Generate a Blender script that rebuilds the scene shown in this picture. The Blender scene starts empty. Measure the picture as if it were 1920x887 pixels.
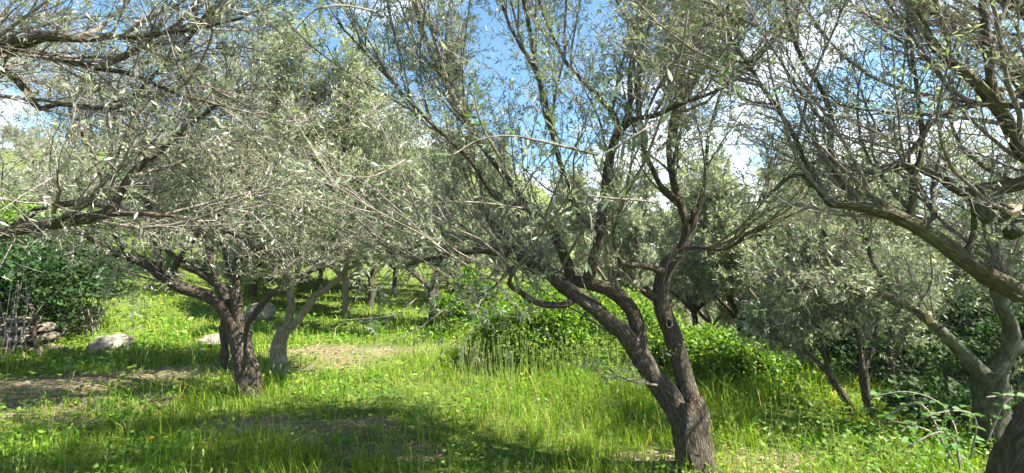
import bpy, math, random
import numpy as np
from mathutils import Vector, Matrix

random.seed(7)
rng = np.random.default_rng(11)
sc = bpy.context.scene
col = sc.collection
R = math.radians

# ------------------------------------------------------------------ camera
F = 880.0                      # focal length in photo pixels (1920 wide)
CAMZ = 1.55
PITCH = math.atan(37.0 / F)
cam_d = bpy.data.cameras.new('camera')
cam_d.sensor_width = 36.0
cam_d.lens = 36.0 * F / 1920.0
cam_d.clip_start = 0.05
cam_d.clip_end = 3000
cam = bpy.data.objects.new('camera', cam_d)
col.objects.link(cam)
cam.location = (0, 0, CAMZ)
cam.rotation_euler = (math.pi / 2 + PITCH, 0, 0)
sc.camera = cam

# ------------------------------------------------------------------ light
SUN_EL, SUN_AZ = R(50), R(104)           # azimuth clockwise from +Y (view direction)
w = bpy.data.worlds.new('World'); sc.world = w; w.use_nodes = True
nt = w.node_tree; nt.nodes.clear()
out = nt.nodes.new('ShaderNodeOutputWorld')
sky = nt.nodes.new('ShaderNodeTexSky'); sky.sky_type = 'NISHITA'; sky.sun_disc = False
sky.sun_elevation = SUN_EL; sky.sun_rotation = SUN_AZ
sky.air_density = 1.0; sky.dust_density = 0.2; sky.ozone_density = 4.0
bg = nt.nodes.new('ShaderNodeBackground'); bg.inputs['Strength'].default_value = 0.055
tint = nt.nodes.new('ShaderNodeMixRGB'); tint.blend_type = 'MULTIPLY'; tint.inputs[0].default_value = 1; tint.inputs[2].default_value = (.55, .93, 1.0, 1)
nt.links.new(sky.outputs[0], tint.inputs[1]); nt.links.new(tint.outputs[0], bg.inputs[0])
# clouds: broken cumulus over the whole dome
tc = nt.nodes.new('ShaderNodeTexCoord')
mp = nt.nodes.new('ShaderNodeMapping'); mp.inputs['Scale'].default_value = (1, 1, 2.2)
mp.inputs['Location'].default_value = (0.9, 0.35, 0.2)
nz = nt.nodes.new('ShaderNodeTexNoise'); nz.inputs['Scale'].default_value = 2.6
nz.inputs['Detail'].default_value = 9; nz.inputs['Roughness'].default_value = 0.58
rp = nt.nodes.new('ShaderNodeValToRGB')
rp.color_ramp.elements[0].position = 0.54; rp.color_ramp.elements[1].position = 0.67
cl = nt.nodes.new('ShaderNodeBackground'); cl.inputs['Color'].default_value = (0.93, 0.96, 1, 1)
cl.inputs['Strength'].default_value = 0.46
mx = nt.nodes.new('ShaderNodeMixShader')
nt.links.new(tc.outputs['Generated'], mp.inputs[0]); nt.links.new(mp.outputs[0], nz.inputs[0])
sep = nt.nodes.new('ShaderNodeSeparateXYZ'); nt.links.new(tc.outputs['Generated'], sep.inputs[0])
hm = nt.nodes.new('ShaderNodeMapRange'); hm.inputs['From Min'].default_value = .0; hm.inputs['From Max'].default_value = .4; hm.inputs['To Min'].default_value = .13; hm.inputs['To Max'].default_value = 0
nt.links.new(sep.outputs[2], hm.inputs[0]); ad0 = nt.nodes.new('ShaderNodeMath'); nt.links.new(nz.outputs[0], ad0.inputs[0]); nt.links.new(hm.outputs[0], ad0.inputs[1])
nt.links.new(ad0.outputs[0], rp.inputs[0]); nt.links.new(rp.outputs[0], mx.inputs[0])
nt.links.new(bg.outputs[0], mx.inputs[1]); nt.links.new(cl.outputs[0], mx.inputs[2])
nt.links.new(mx.outputs[0], out.inputs[0])

sl = bpy.data.lights.new('sun', 'SUN'); sl.energy = 5.0; sl.angle = R(0.5); sl.color = (1, 0.95, 0.86)
sun = bpy.data.objects.new('sun', sl); col.objects.link(sun)
sd = Vector((math.sin(SUN_AZ) * math.cos(SUN_EL), math.cos(SUN_AZ) * math.cos(SUN_EL), math.sin(SUN_EL)))
sun.rotation_euler = sd.to_track_quat('Z', 'Y').to_euler()
sun.location = sd * 40

sc.view_settings.view_transform = 'Standard'; sc.view_settings.look = 'None'
sc.view_settings.exposure = 2.35; sc.view_settings.gamma = 1
sc.cycles.max_bounces = 6; sc.cycles.diffuse_bounces = 3; sc.cycles.glossy_bounces = 2
sc.cycles.transmission_bounces = 4; sc.cycles.sample_clamp_indirect = 6

# ------------------------------------------------------------------ geometry helpers
CP, SP = math.cos(PITCH), math.sin(PITCH)
def W(px, py, d, rp=0.0):
    """photo pixel + distance along the view axis -> world point and radius"""
    xc = (px - 960.0) / F; yc = (443.5 - py) / F
    return (xc * d, d * (CP - yc * SP), CAMZ + d * (SP + yc * CP), rp * d / F)

def vnoise(x, y, s=0):
    x = np.asarray(x, float); y = np.asarray(y, float)
    r = 0
    for k, (fx, fy, ph, a) in enumerate(((.9, .5, 1.3, 1), (-.6, 1.1, 4.1, .9), (1.7, -1.3, 2.2, .5), (2.9, 2.3, 5.5, .3), (-4.1, 3.7, .7, .2))):
        r = r + a * np.sin(fx * x + fy * y + ph + s * (k + 1.7))
    return r / 2.0

def sstep(a, b, x):
    t = np.clip((np.asarray(x, float) - a) / (b - a), 0, 1)
    return t * t * (3 - 2 * t)

def H(x, y):
    x = np.asarray(x, float); y = np.asarray(y, float)
    h = 0.05 * vnoise(x * .9, y * .9) + 0.02 * vnoise(x * 2.7, y * 2.7, 3)
    h = h + 0.45 * sstep(9, 24, y) * sstep(4, -6, x)                      # meadow rises to the left
    back = sstep(24, 95, y) * sstep(34, -25, x - .12 * y)
    h = h + 21 * back
    h = h + 1.2 * sstep(6, 14, -x) * sstep(2, 10, y)
    h = h - (np.clip(y - 7.5, 0, 90) * .16) * sstep(.5, 8, x - .06 * y) # falls away to the right
    h = h - .55 * sstep(2.6, 5.5, x) * sstep(2.5, 6, y)
    h = h + 22 * sstep(230, 420, y + .1 * x) + 6 * sstep(150, 260, np.abs(x))
    h = h + sstep(60, 200, np.hypot(x, y)) * 3 * vnoise(x * .02, y * .02, 9)
    return h

def G(px, py):
    """ground point seen at a photo pixel"""
    d = 1.0
    o = np.array(W(px, py, 1.0)[:3]) - np.array((0, 0, CAMZ))
    while d < 120:
        p = o * d + np.array((0, 0, CAMZ))
        if p[2] < H(p[0], p[1]): return p
        d += 0.03
    return p

def new_mesh(name, verts, faces, mat, parent=None, smooth=False, attrs=None, kind=None):
    """faces: list of int arrays, each (n,3) or (n,4)"""
    me = bpy.data.meshes.new(name)
    verts = np.asarray(verts, np.float32)
    fs = [np.asarray(f, np.int32) for f in faces if len(f)]
    me.vertices.add(len(verts)); me.vertices.foreach_set('co', verts.ravel())
    loops = np.concatenate([f.ravel() for f in fs])
    tot = np.concatenate([np.full(len(f), f.shape[1], np.int32) for f in fs])
    st = np.concatenate([[0], np.cumsum(tot)[:-1]]).astype(np.int32)
    me.loops.add(len(loops)); me.loops.foreach_set('vertex_index', loops)
    me.polygons.add(len(tot)); me.polygons.foreach_set('loop_start', st)
    me.polygons.foreach_set('use_smooth', np.full(len(tot), smooth))
    if attrs:
        for k, v in attrs.items():
            v = np.asarray(v, np.float32)
            if v.ndim == 1:
                a = me.attributes.new(k, 'FLOAT', 'POINT'); a.data.foreach_set('value', v)
            else:
                a = me.attributes.new(k, 'FLOAT_VECTOR', 'POINT'); a.data.foreach_set('vector', v.ravel())
    me.update(calc_edges=True)
    for m in (mat if isinstance(mat, (list, tuple)) else [mat]): me.materials.append(m)
    o = bpy.data.objects.new(name, me); col.objects.link(o)
    if parent is not None: o.parent = parent
    if kind: o['kind'] = kind
    return o

def tag(o, label, cat, group=None):
    o['label'] = label; o['category'] = cat
    if group: o['group'] = group
    return o

def empty(name, loc=(0, 0, 0), label=None, cat=None, group=None):
    o = bpy.data.objects.new(name, None); col.objects.link(o); o.location = loc
    o.empty_display_size = .1
    if label: tag(o, label, cat, group)
    return o

def norm(v):
    return v / np.maximum(np.linalg.norm(v, axis=-1, keepdims=True), 1e-9)

def resample(ctrl, step):
    """Catmull-Rom through control points (x,y,z,r)"""
    c = np.array(ctrl, float)
    c = np.vstack([2 * c[0] - c[1], c, 2 * c[-1] - c[-2]])
    outp = []
    for i in range(1, len(c) - 2):
        p0, p1, p2, p3 = c[i - 1:i + 3]
        n = max(2, int(np.linalg.norm(p2[:3] - p1[:3]) / step))
        t = np.linspace(0, 1, n, endpoint=False)[:, None]
        outp.append(.5 * (2 * p1 + (p2 - p0) * t + (2 * p0 - 5 * p1 + 4 * p2 - p3) * t * t + (3 * p1 - p0 - 3 * p2 + p3) * t ** 3))
    outp.append(c[-2][None])
    p = np.vstack(outp); p[:, 3] = np.maximum(p[:, 3], .0015)
    return p

def limb_mesh(name, pts, sides, mat, parent, gnarl=.12, seed=0, flare=None, cap=False, ridge=.06):
    """one woody tube with knots, ridges and optional root flare"""
    P = pts[:, :3]; Rr = pts[:, 3]; K = len(P)
    T = norm(np.gradient(P, axis=0))
    n = np.cross(T[0], (0.3, 1, .2)); n /= np.linalg.norm(n)
    N = []
    for i in range(K):
        n = n - T[i] * n.dot(T[i]); n /= np.linalg.norm(n); N.append(n)
    N = np.array(N); B = np.cross(T, N)
    th = np.linspace(0, 2 * math.pi, sides, endpoint=False)
    s = np.concatenate([[0], np.cumsum(np.linalg.norm(np.diff(P, axis=0), axis=1))])
    r0 = Rr.max()
    S, TH = np.meshgrid(s, th, indexing='ij')
    tw = TH + S * 1.1
    k = 1 / max(r0, .01)
    g = gnarl * (.6 * np.sin(2 * tw + S * 2.1 * k * .3 + seed) + .5 * np.sin(3 * tw - S * 3.7 * k * .3 + seed * 2.3) + .45 * np.sin(S * 9 * k * .1 + seed * 1.7 + TH))
    fine = ridge * (np.sin(7 * tw + 3 * np.sin(S * 11 + seed)) + .8 * np.sin(11 * TH + 2.2 * np.sin(S * 17 + 2 * seed)) + .5 * np.sin(S * 60 + 5 * TH))
    rad = Rr[:, None] * (1 + g + fine)
    if flare is not None:
        zz = np.clip(1 - S / flare[0], 0, 1) ** 2.2
        rad = rad * (1 + zz * (flare[1] + .34 * np.sin(4 * TH + seed) + .22 * np.sin(7 * TH + 1 + seed)))
    V = P[:, None] + rad[..., None] * (np.cos(TH)[..., None] * N[:, None] + np.sin(TH)[..., None] * B[:, None])
    co = np.stack([np.cos(TH) * Rr[:, None], np.sin(TH) * Rr[:, None], S], -1)
    idx = np.arange(K * sides).reshape(K, sides)
    a = idx[:-1]; b = idx[1:]
    q = np.stack([a, np.roll(a, -1, 1), np.roll(b, -1, 1), b], -1).reshape(-1, 4)
    V = V.reshape(-1, 3); co = co.reshape(-1, 3)
    faces = [q]
    if cap:
        V = np.vstack([V, P[-1] + T[-1] * Rr[-1] * .12]); co = np.vstack([co, co[-1]])
        last = idx[-1]
        faces.append(np.stack([last, np.roll(last, -1), np.full(sides, len(V) - 1)], -1))
    return new_mesh(name, V, faces, mat, parent, True, {'bark_co': co})

class Batch:
    """N branches of K points: P[N,K,3], R[N,K]"""
    def __init__(s, P, Rr): s.P = P; s.R = Rr; s.len = np.linalg.norm(np.diff(P, axis=1), axis=2).sum(1)
    @staticmethod
    def of(pts_list, K=12):
        P, Rr = [], []
        for p in pts_list:
            i = np.linspace(0, len(p) - 1, K); a = np.floor(i).astype(int); b = np.minimum(a + 1, len(p) - 1); f = (i - a)[:, None]
            q = p[a] * (1 - f) + p[b] * f
            P.append(q[:, :3]); Rr.append(q[:, 3])
        return Batch(np.array(P), np.array(Rr))
    def at(s, i, t):
        K = s.P.shape[1]; x = t * (K - 1); a = np.minimum(x.astype(int), K - 2); f = (x - a)
        p = s.P[i, a] * (1 - f)[:, None] + s.P[i, a + 1] * f[:, None]
        return p, norm(s.P[i, a + 1] - s.P[i, a]), s.R[i, a] * (1 - f) + s.R[i, a + 1] * f

def spawn(par, n, trange, ang, length, K, r0, r1, up=.1, wob=.25, sag=0, zmin=None, centre=None, outw=0., fade=.6, side=None):
    wts = par.len / par.len.sum()
    i = rng.choice(len(wts), n, p=wts)
    t = rng.uniform(*trange, n)
    p, T, rp = par.at(i, t)
    rad = rng.normal(size=(n, 3)); rad -= T * (rad * T).sum(1, keepdims=True); rad = norm(rad)
    a = rng.uniform(*ang, n)[:, None]
    d = norm(np.cos(a) * T + np.sin(a) * rad + np.array((0, 0, up)))
    if centre is not None:
        o = p - np.array(centre); o[:, 2] *= .3; d = norm(d + outw * norm(o))
    if side is not None: d = norm(d + np.array(side))
    L = rng.uniform(*length, n) * (1 - (1 - fade) * t)
    st = (L / (K - 1))[:, None]
    bend = rng.normal(size=(n, 3)) * wob * .5
    P = [p - T * 0]
    for k in range(K - 1):
        d = norm(d + bend + rng.normal(size=(n, 3)) * wob + np.array((0, 0, up * .5 - sag * (k + 1) / K)))
        if zmin is not None:
            low = P[-1][:, 2] < zmin
            d[low, 2] = np.abs(d[low, 2]) * .6 + .1; d = norm(d)
        P.append(P[-1] + d * st)
    P = np.stack(P, 1)
    f = np.linspace(0, 1, K)[None]
    rs = np.minimum(r0, rp * .75)[:, None]
    Rr = rs * (1 - f) + r1 * f
    dist = np.linalg.norm(P - np.array((0, 0, CAMZ)), axis=2).min(1)
    keep = dist > 1.05
    return Batch(P[keep], Rr[keep])

def tubes(b, sides):
    P, Rr = b.P, b.R; N, K = Rr.shape
    T = norm(np.gradient(P, axis=1))
    ref = np.broadcast_to(np.array((.31, .2, .93)), T.shape).copy()
    par = np.abs((T * norm(ref)).sum(-1)) > .9; ref[par] = (1, .1, 0)
    n = norm(np.cross(T, ref)); bb = np.cross(T, n)
    th = np.linspace(0, 2 * math.pi, sides, endpoint=False)
    V = P[:, :, None] + Rr[:, :, None, None] * (np.cos(th)[None, None, :, None] * n[:, :, None] + np.sin(th)[None, None, :, None] * bb[:, :, None])
    idx = np.arange(N * K * sides).reshape(N, K, sides)
    a = idx[:, :-1]; c = idx[:, 1:]
    q = np.stack([a, np.roll(a, -1, 2), np.roll(c, -1, 2), c], -1).reshape(-1, 4)
    co = np.stack([V[..., 0], V[..., 1], V[..., 2]], -1)
    return V.reshape(-1, 3), q

def join_tubes(items):
    Vs, Fs, o = [], [], 0
    for b, s in items:
        if len(b.P) == 0: continue
        v, f = tubes(b, s); Vs.append(v); Fs.append(f + o); o += len(v)
    return np.vstack(Vs), [np.vstack(Fs)]

def leaves(p, d, nrm, L, Wd, near=False):
    """lanceolate leaves; p base, d direction, nrm normal"""
    d = norm(d); s = norm(np.cross(d, nrm)); u = np.cross(s, d)
    n = len(p); L = L[:, None]; Wd = Wd[:, None]
    if not near:
        V = np.stack([p, p + d * L * .45 + s * Wd * .5 - u * Wd * .12, p + d * L - u * L * .08, p + d * L * .45 - s * Wd * .5 - u * Wd * .12], 1)
        f = np.arange(n * 4).reshape(n, 4)
        return V.reshape(-1, 3), [f]
    c = rng.uniform(-.12, .2, (n, 1)) * L
    V = np.stack([p, p + d * L * .28 + s * Wd * .42 - c * u * .1, p + d * L * .28 - s * Wd * .42 - c * u * .1,
                  p + d * L * .66 + s * Wd * .45 - c * u * .5, p + d * L * .66 - s * Wd * .45 - c * u * .5, p + d * L - u * c], 1)
    i = np.arange(n)[:, None] * 6
    return V.reshape(-1, 3), [np.hstack([i, i + 1, i + 2]), np.hstack([i + 3, i + 5, i + 4]), np.hstack([i + 1, i + 3, i + 4, i + 2])]

def leaf_on(b, per, L, Wd, trange=(.15, 1.0), near=False, spread=(.5, 1.2), pick=1.0):
    N = len(b.P)
    n = int(N * per)
    i = rng.integers(0, N, n); t = rng.uniform(*trange, n)
    p, T, _ = b.at(i, t)
    rad = rng.normal(size=(n, 3)); rad -= T * (rad * T).sum(1, keepdims=True); rad = norm(rad)
    a = rng.uniform(*spread, n)[:, None]
    d = np.cos(a) * T + np.sin(a) * rad
    nr = norm(np.array((0, 0, 1.)) + .75 * rng.normal(size=(n, 3)) + .3 * T)
    dist = np.linalg.norm(p - np.array((0, 0, CAMZ)), axis=1); k = dist > .95
    ll = rng.uniform(*L, n); ww = ll * rng.uniform(*Wd, n)
    return leaves(p[k], d[k], nr[k], ll[k], ww[k], near)

# ------------------------------------------------------------------ materials
def mat(name):
    m = bpy.data.materials.new(name); m.use_nodes = True
    n = m.node_tree; n.nodes.clear(); return m, n
def N(n, t, **k):
    x = n.nodes.new(t)
    for a, v in k.items(): setattr(x, a, v)
    return x
def ramp(n, src, stops):
    r = N(n, 'ShaderNodeValToRGB'); e = r.color_ramp.elements
    while len(e) < len(stops): e.new(.5)
    for i, (p, c) in enumerate(stops): e[i].position = p; e[i].color = (*c, 1)
    n.links.new(src, r.inputs[0]); return r.outputs[0]

def leaf_mat(name, tops, under=None, trans=.35, rough=.5, tcol=(1.2, 1.3, .5), spec=.35, patch=None):
    m, n = mat(name)
    geo = N(n, 'ShaderNodeNewGeometry')
    c = ramp(n, geo.outputs['Random Per Island'], tops)
    if patch:
        tcx = N(n, 'ShaderNodeTexCoord'); nz = N(n, 'ShaderNodeTexNoise'); nz.inputs['Scale'].default_value = patch[0]
        n.links.new(tcx.outputs['Object'], nz.inputs[0])
        rr = ramp(n, nz.outputs[0], [(.35, patch[1]), (.65, patch[2])])
        mm = N(n, 'ShaderNodeMixRGB', blend_type='MULTIPLY'); mm.inputs[0].default_value = 1
        n.links.new(c, mm.inputs[1]); n.links.new(rr, mm.inputs[2]); c = mm.outputs[0]
    if under:
        mxx = N(n, 'ShaderNodeMixRGB'); mxx.inputs[2].default_value = (*under, 1)
        n.links.new(geo.outputs['Backfacing'], mxx.inputs[0]); n.links.new(c, mxx.inputs[1]); cc = mxx.outputs[0]
    else: cc = c
    p = N(n, 'ShaderNodeBsdfPrincipled'); p.inputs['Roughness'].default_value = rough
    p.inputs['Specular IOR Level'].default_value = spec
    n.links.new(cc, p.inputs['Base Color'])
    tr = N(n, 'ShaderNodeBsdfTranslucent')
    ml = N(n, 'ShaderNodeMixRGB', blend_type='MULTIPLY'); ml.inputs[0].default_value = 1; ml.inputs[2].default_value = (*tcol, 1)
    n.links.new(c, ml.inputs[1]); n.links.new(ml.outputs[0], tr.inputs[0])
    ms = N(n, 'ShaderNodeMixShader'); ms.inputs[0].default_value = trans
    n.links.new(p.outputs[0], ms.inputs[1]); n.links.new(tr.outputs[0], ms.inputs[2])
    o = N(n, 'ShaderNodeOutputMaterial'); n.links.new(ms.outputs[0], o.inputs[0])
    return m

def bark_mat(name, dark, mid, light, scale=26, bump=.5, lich=None, moss=None, attr=True):
    m, n = mat(name)
    at = N(n, 'ShaderNodeAttribute', attribute_name='bark_co')
    mp = N(n, 'ShaderNodeMapping'); mp.inputs['Scale'].default_value = (1, 1, .22)
    if attr: n.links.new(at.outputs['Vector'], mp.inputs[0])
    else:
        t = N(n, 'ShaderNodeTexCoord'); n.links.new(t.outputs['Object'], mp.inputs[0])
    warp = N(n, 'ShaderNodeTexNoise'); warp.inputs['Scale'].default_value = scale * .5; warp.inputs['Detail'].default_value = 3
    n.links.new(mp.outputs[0], warp.inputs[0])
    va = N(n, 'ShaderNodeVectorMath', operation='MULTIPLY_ADD'); va.inputs[1].default_value = (.05, .05, .05)
    n.links.new(warp.outputs['Color'], va.inputs[0]); n.links.new(mp.outputs[0], va.inputs[2])
    vo = N(n, 'ShaderNodeTexVoronoi', feature='DISTANCE_TO_EDGE'); vo.inputs['Scale'].default_value = scale * 1.5
    n.links.new(va.outputs[0], vo.inputs[0])
    nz = N(n, 'ShaderNodeTexNoise'); nz.inputs['Scale'].default_value = scale * 1.6; nz.inputs['Detail'].default_value = 8; nz.inputs['Roughness'].default_value = .7
    n.links.new(mp.outputs[0], nz.inputs[0])
    mu = N(n, 'ShaderNodeMath', operation='MULTIPLY'); mu.inputs[1].default_value = 2.6; mu.use_clamp = True
    n.links.new(vo.outputs['Distance'], mu.inputs[0])
    ad = N(n, 'ShaderNodeMath', operation='MULTIPLY_ADD'); ad.inputs[1].default_value = .45
    n.links.new(mu.outputs[0], ad.inputs[0]); 
    hm = N(n, 'ShaderNodeMath', operation='MULTIPLY'); hm.inputs[1].default_value = .75; n.links.new(nz.outputs[0], hm.inputs[0])
    n.links.new(hm.outputs[0], ad.inputs[2])
    c = ramp(n, ad.outputs[0], [(.25, dark), (.5, mid), (.85, light)])
    tc = N(n, 'ShaderNodeTexCoord')
    for (ccol, sc_, lo, hi) in [x for x in (lich, moss) if x]:
        ln = N(n, 'ShaderNodeTexNoise'); ln.inputs['Scale'].default_value = sc_; ln.inputs['Detail'].default_value = 6; ln.inputs['Roughness'].default_value = .65
        n.links.new(tc.outputs['Object'], ln.inputs[0])
        f = ramp(n, ln.outputs[0], [(lo, (0, 0, 0)), (hi, (1, 1, 1))])
        mm = N(n, 'ShaderNodeMixRGB'); mm.inputs[2].default_value = (*ccol, 1)
        n.links.new(f, mm.inputs[0]); n.links.new(c, mm.inputs[1]); c = mm.outputs[0]
    p = N(n, 'ShaderNodeBsdfPrincipled'); p.inputs['Roughness'].default_value = .9; p.inputs['Specular IOR Level'].default_value = .15
    n.links.new(c, p.inputs['Base Color'])
    bp = N(n, 'ShaderNodeBump'); bp.inputs['Strength'].default_value = bump; bp.inputs['Distance'].default_value = .02
    n.links.new(ad.outputs[0], bp.inputs['Height']); n.links.new(bp.outputs[0], p.inputs['Normal'])
    o = N(n, 'ShaderNodeOutputMaterial'); n.links.new(p.outputs[0], o.inputs[0])
    return m

M_bark = bark_mat('olive_bark', (.018, .013, .01), (.072, .056, .041), (.14, .117, .092), scale=46, bump=.8, lich=((.24, .23, .2), 9, .64, .74))
M_bark_pale = bark_mat('pale_bark', (.06, .045, .035), (.19, .15, .12), (.3, .25, .205), scale=40, lich=((.32, .3, .26), 7, .55, .7))
M_bark_moss = bark_mat('mossy_bark', (.02, .018, .01), (.075, .06, .035), (.14, .115, .07), scale=44, moss=((.085, .095, .035), 6, .52, .7))
M_bark_smooth = bark_mat('green_grey_bark', (.022, .024, .014), (.055, .057, .032), (.1, .1, .065), bump=.4, scale=34, lich=((.14, .145, .095), 8, .5, .7))
M_branch = bark_mat('branch_bark', (.05, .04, .032), (.15, .125, .1), (.28, .24, .2), scale=60, bump=.2)
M_twig = bark_mat('twig_bark', (.08, .064, .056), (.2, .165, .15), (.33, .285, .265), scale=30, bump=0, attr=False)
M_cut = bark_mat('cut_wood', (.3, .2, .13), (.45, .32, .22), (.55, .42, .3), bump=.1, attr=False)
M_hollow_shade = bark_mat('painted_hollow_shade', (.008, .006, .004), (.015, .011, .008), (.025, .018, .013), attr=False, bump=0)  # near-black colour painting the shade inside the knot hole
M_olive = leaf_mat('olive_leaves', [(0, (.08, .105, .05)), (.35, (.13, .16, .09)), (.7, (.2, .23, .14)), (1, (.3, .33, .21))], under=(.5, .53, .43), trans=.38, rough=.42, spec=.5, tcol=(1.15, 1.25, .65))
M_olive_near = leaf_mat('fresh_olive_leaves', [(0, (.06, .09, .045)), (.5, (.09, .13, .07)), (.85, (.13, .18, .08)), (.97, (.19, .23, .07)), (1, (.55, .38, .03))], under=(.15, .19, .12), trans=.38, rough=.55, spec=.25)
M_olive_far = leaf_mat('silvery_olive_leaves', [(0, (.16, .19, .11)), (.5, (.23, .26, .16)), (1, (.31, .34, .23))], under=(.45, .48, .38), tcol=(1.15, 1.2, .7), trans=.48, rough=.4, spec=.5)
M_shrub = leaf_mat('shrub_leaves', [(0, (.05, .1, .012)), (.4, (.09, .18, .02)), (.85, (.17, .28, .03)), (1, (.3, .33, .06))], trans=.42, rough=.5, spec=.25, tcol=(1.3, 1.4, .4))
M_ivy = leaf_mat('dark_evergreen_leaves', [(0, (.012, .03, .008)), (.6, (.024, .058, .013)), (1, (.05, .1, .02))], trans=.28, rough=.62, spec=.18)
M_bramble = leaf_mat('bramble_leaves', [(0, (.04, .1, .02)), (.6, (.07, .15, .03)), (1, (.12, .2, .04))], under=(.14, .2, .09), trans=.35, rough=.6, spec=.2)
M_grass = leaf_mat('grass_blades', [(0, (.065, .14, .01)), (.45, (.115, .23, .015)), (.85, (.22, .34, .025)), (.93, (.34, .36, .06)), (1, (.45, .39, .19))], trans=.45, rough=.55, spec=.2, tcol=(1.4, 1.35, .3), patch=(.9, (.75, .85, .8), (1.3, 1.15, 1)))
M_weed = leaf_mat('ground_weed_leaves', [(0, (.06, .14, .012)), (.5, (.1, .2, .015)), (1, (.18, .28, .025))], trans=.35, rough=.5, tcol=(1.3, 1.35, .4))
M_litter = leaf_mat('dry_leaf_litter', [(0, (.12, .07, .035)), (.5, (.25, .17, .1)), (1, (.42, .33, .22))], trans=.1, rough=.8)
M_seed = leaf_mat('pale_grass_heads', [(0, (.14, .24, .05)), (.5, (.22, .3, .08)), (1, (.36, .36, .15))], trans=.4, rough=.6)

def rock_mat(name, a, b, c):
    m, n = mat(name)
    t = N(n, 'ShaderNodeTexCoord'); nz = N(n, 'ShaderNodeTexNoise'); nz.inputs['Scale'].default_value = 6; nz.inputs['Detail'].default_value = 10; nz.inputs['Roughness'].default_value = .7
    n.links.new(t.outputs['Object'], nz.inputs[0])
    cc = ramp(n, nz.outputs[0], [(.3, a), (.5, b), (.7, c)])
    p = N(n, 'ShaderNodeBsdfPrincipled'); p.inputs['Roughness'].default_value = .9; n.links.new(cc, p.inputs['Base Color'])
    bp = N(n, 'ShaderNodeBump'); bp.inputs['Strength'].default_value = .6; bp.inputs['Distance'].default_value = .03
    n.links.new(nz.outputs[0], bp.inputs['Height']); n.links.new(bp.outputs[0], p.inputs['Normal'])
    o = N(n, 'ShaderNodeOutputMaterial'); n.links.new(p.outputs[0], o.inputs[0]); return m
M_rock = rock_mat('pale_limestone', (.08, .065, .045), (.19, .165, .13), (.34, .305, .26))
M_stone = rock_mat('weathered_stone', (.06, .045, .03), (.16, .125, .09), (.27, .22, .165))

M_wall = rock_mat('grey_brown_wall_stone', (.09, .07, .05), (.24, .195, .145), (.38, .32, .25))
# ------------------------------------------------------------------ ground
DIRT = []    # (x, y, rx, ry, strength)
def dirt_at(px, py, rx, ry, s=1.):
    g = G(px, py); DIRT.append((g[0], g[1], rx, ry, s))
dirt_at(60, 745, 1.5, .45, .85); dirt_at(200, 715, 1.2, .45, .85); dirt_at(330, 705, .8, .4, .7); dirt_at(10, 780, .9, .35, .75)
dirt_at(590, 665, .8, .3, .75); dirt_at(700, 655, 1.0, .3, .75); dirt_at(640, 672, .5, .4, .5)
dirt_at(440, 805, .5, .3, .85); dirt_at(640, 800, .45, .3, .75); dirt_at(1250, 868, .4, .2, .6); dirt_at(1440, 880, .5, .2, .6); dirt_at(730, 850, .4, .2, .7)
dirt_at(240, 755, .6, .3, .6); dirt_at(600, 690, .5, .5, .5); dirt_at(1390, 860, .4, .2, .45)
def dirt(x, y):
    m = np.zeros_like(np.asarray(x, float))
    nn = .6 * vnoise(x * 2.6, y * 5.3, 5) + .55 * vnoise(x * 7.3, y * 12.1, 2) + .3 * vnoise(x * 21, y * 27, 3)
    for cx, cy, rx, ry, s in DIRT:
        q = ((x - cx) / rx) ** 2 + ((y - cy) / ry) ** 2
        m = np.maximum(m, s * sstep(1.5, .45, q + nn))
    return m
u = np.linspace(-1, 1, 200)
gx = 420 * np.sign(u) * (0.02 * np.abs(u) + .98 * np.abs(u) ** 4.2)
v = np.linspace(0, 1, 210)
gy = -30 + 40 * (v / .42) if False else np.where(v < .12, -60 + 60 * (v / .12), 0)
vv = np.clip((v - .12) / .88, 0, 1); gy = np.where(v < .12, gy, 14 * vv + 640 * vv ** 5)
X, Y = np.meshgrid(gx, gy, indexing='ij')
Z = H(X, Y)
idx = np.arange(X.size).reshape(X.shape)
q = np.stack([idx[:-1, :-1], idx[1:, :-1], idx[1:, 1:], idx[:-1, 1:]], -1).reshape(-1, 4)
m, n = mat('soil_and_turf')
at = N(n, 'ShaderNodeAttribute', attribute_name='bare'); t = N(n, 'ShaderNodeTexCoord')
n1 = N(n, 'ShaderNodeTexNoise'); n1.inputs['Scale'].default_value = 14; n1.inputs['Detail'].default_value = 10; n1.inputs['Roughness'].default_value = .75
n.links.new(t.outputs['Object'], n1.inputs[0])
soil = ramp(n, n1.outputs[0], [(.3, (.05, .036, .022)), (.5, (.17, .125, .08)), (.7, (.32, .25, .17))])
n2 = N(n, 'ShaderNodeTexNoise'); n2.inputs['Scale'].default_value = 3; n2.inputs['Detail'].default_value = 8
n.links.new(t.outputs['Object'], n2.inputs[0])
turf = ramp(n, n2.outputs[0], [(.35, (.05, .085, .012)), (.65, (.1, .14, .02))])
mm = N(n, 'ShaderNodeMixRGB'); n.links.new(at.outputs['Fac'], mm.inputs[0]); n.links.new(turf, mm.inputs[1]); n.links.new(soil, mm.inputs[2])
p = N(n, 'ShaderNodeBsdfPrincipled'); p.inputs['Roughness'].default_value = .95; p.inputs['Specular IOR Level'].default_value = .1
n.links.new(mm.outputs[0], p.inputs['Base Color'])
bp = N(n, 'ShaderNodeBump'); bp.inputs['Strength'].default_value = .8; bp.inputs['Distance'].default_value = .04
n.links.new(n1.outputs[0], bp.inputs['Height']); n.links.new(bp.outputs[0], p.inputs['Normal'])
o = N(n, 'ShaderNodeOutputMaterial'); n.links.new(p.outputs[0], o.inputs[0])
ground = new_mesh('ground', np.stack([X, Y, Z], -1).reshape(-1, 3), [q], m, None, True, {'bare': np.clip(.12 + .88 * dirt(X, Y), 0, 1).ravel()}, 'structure')

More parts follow.
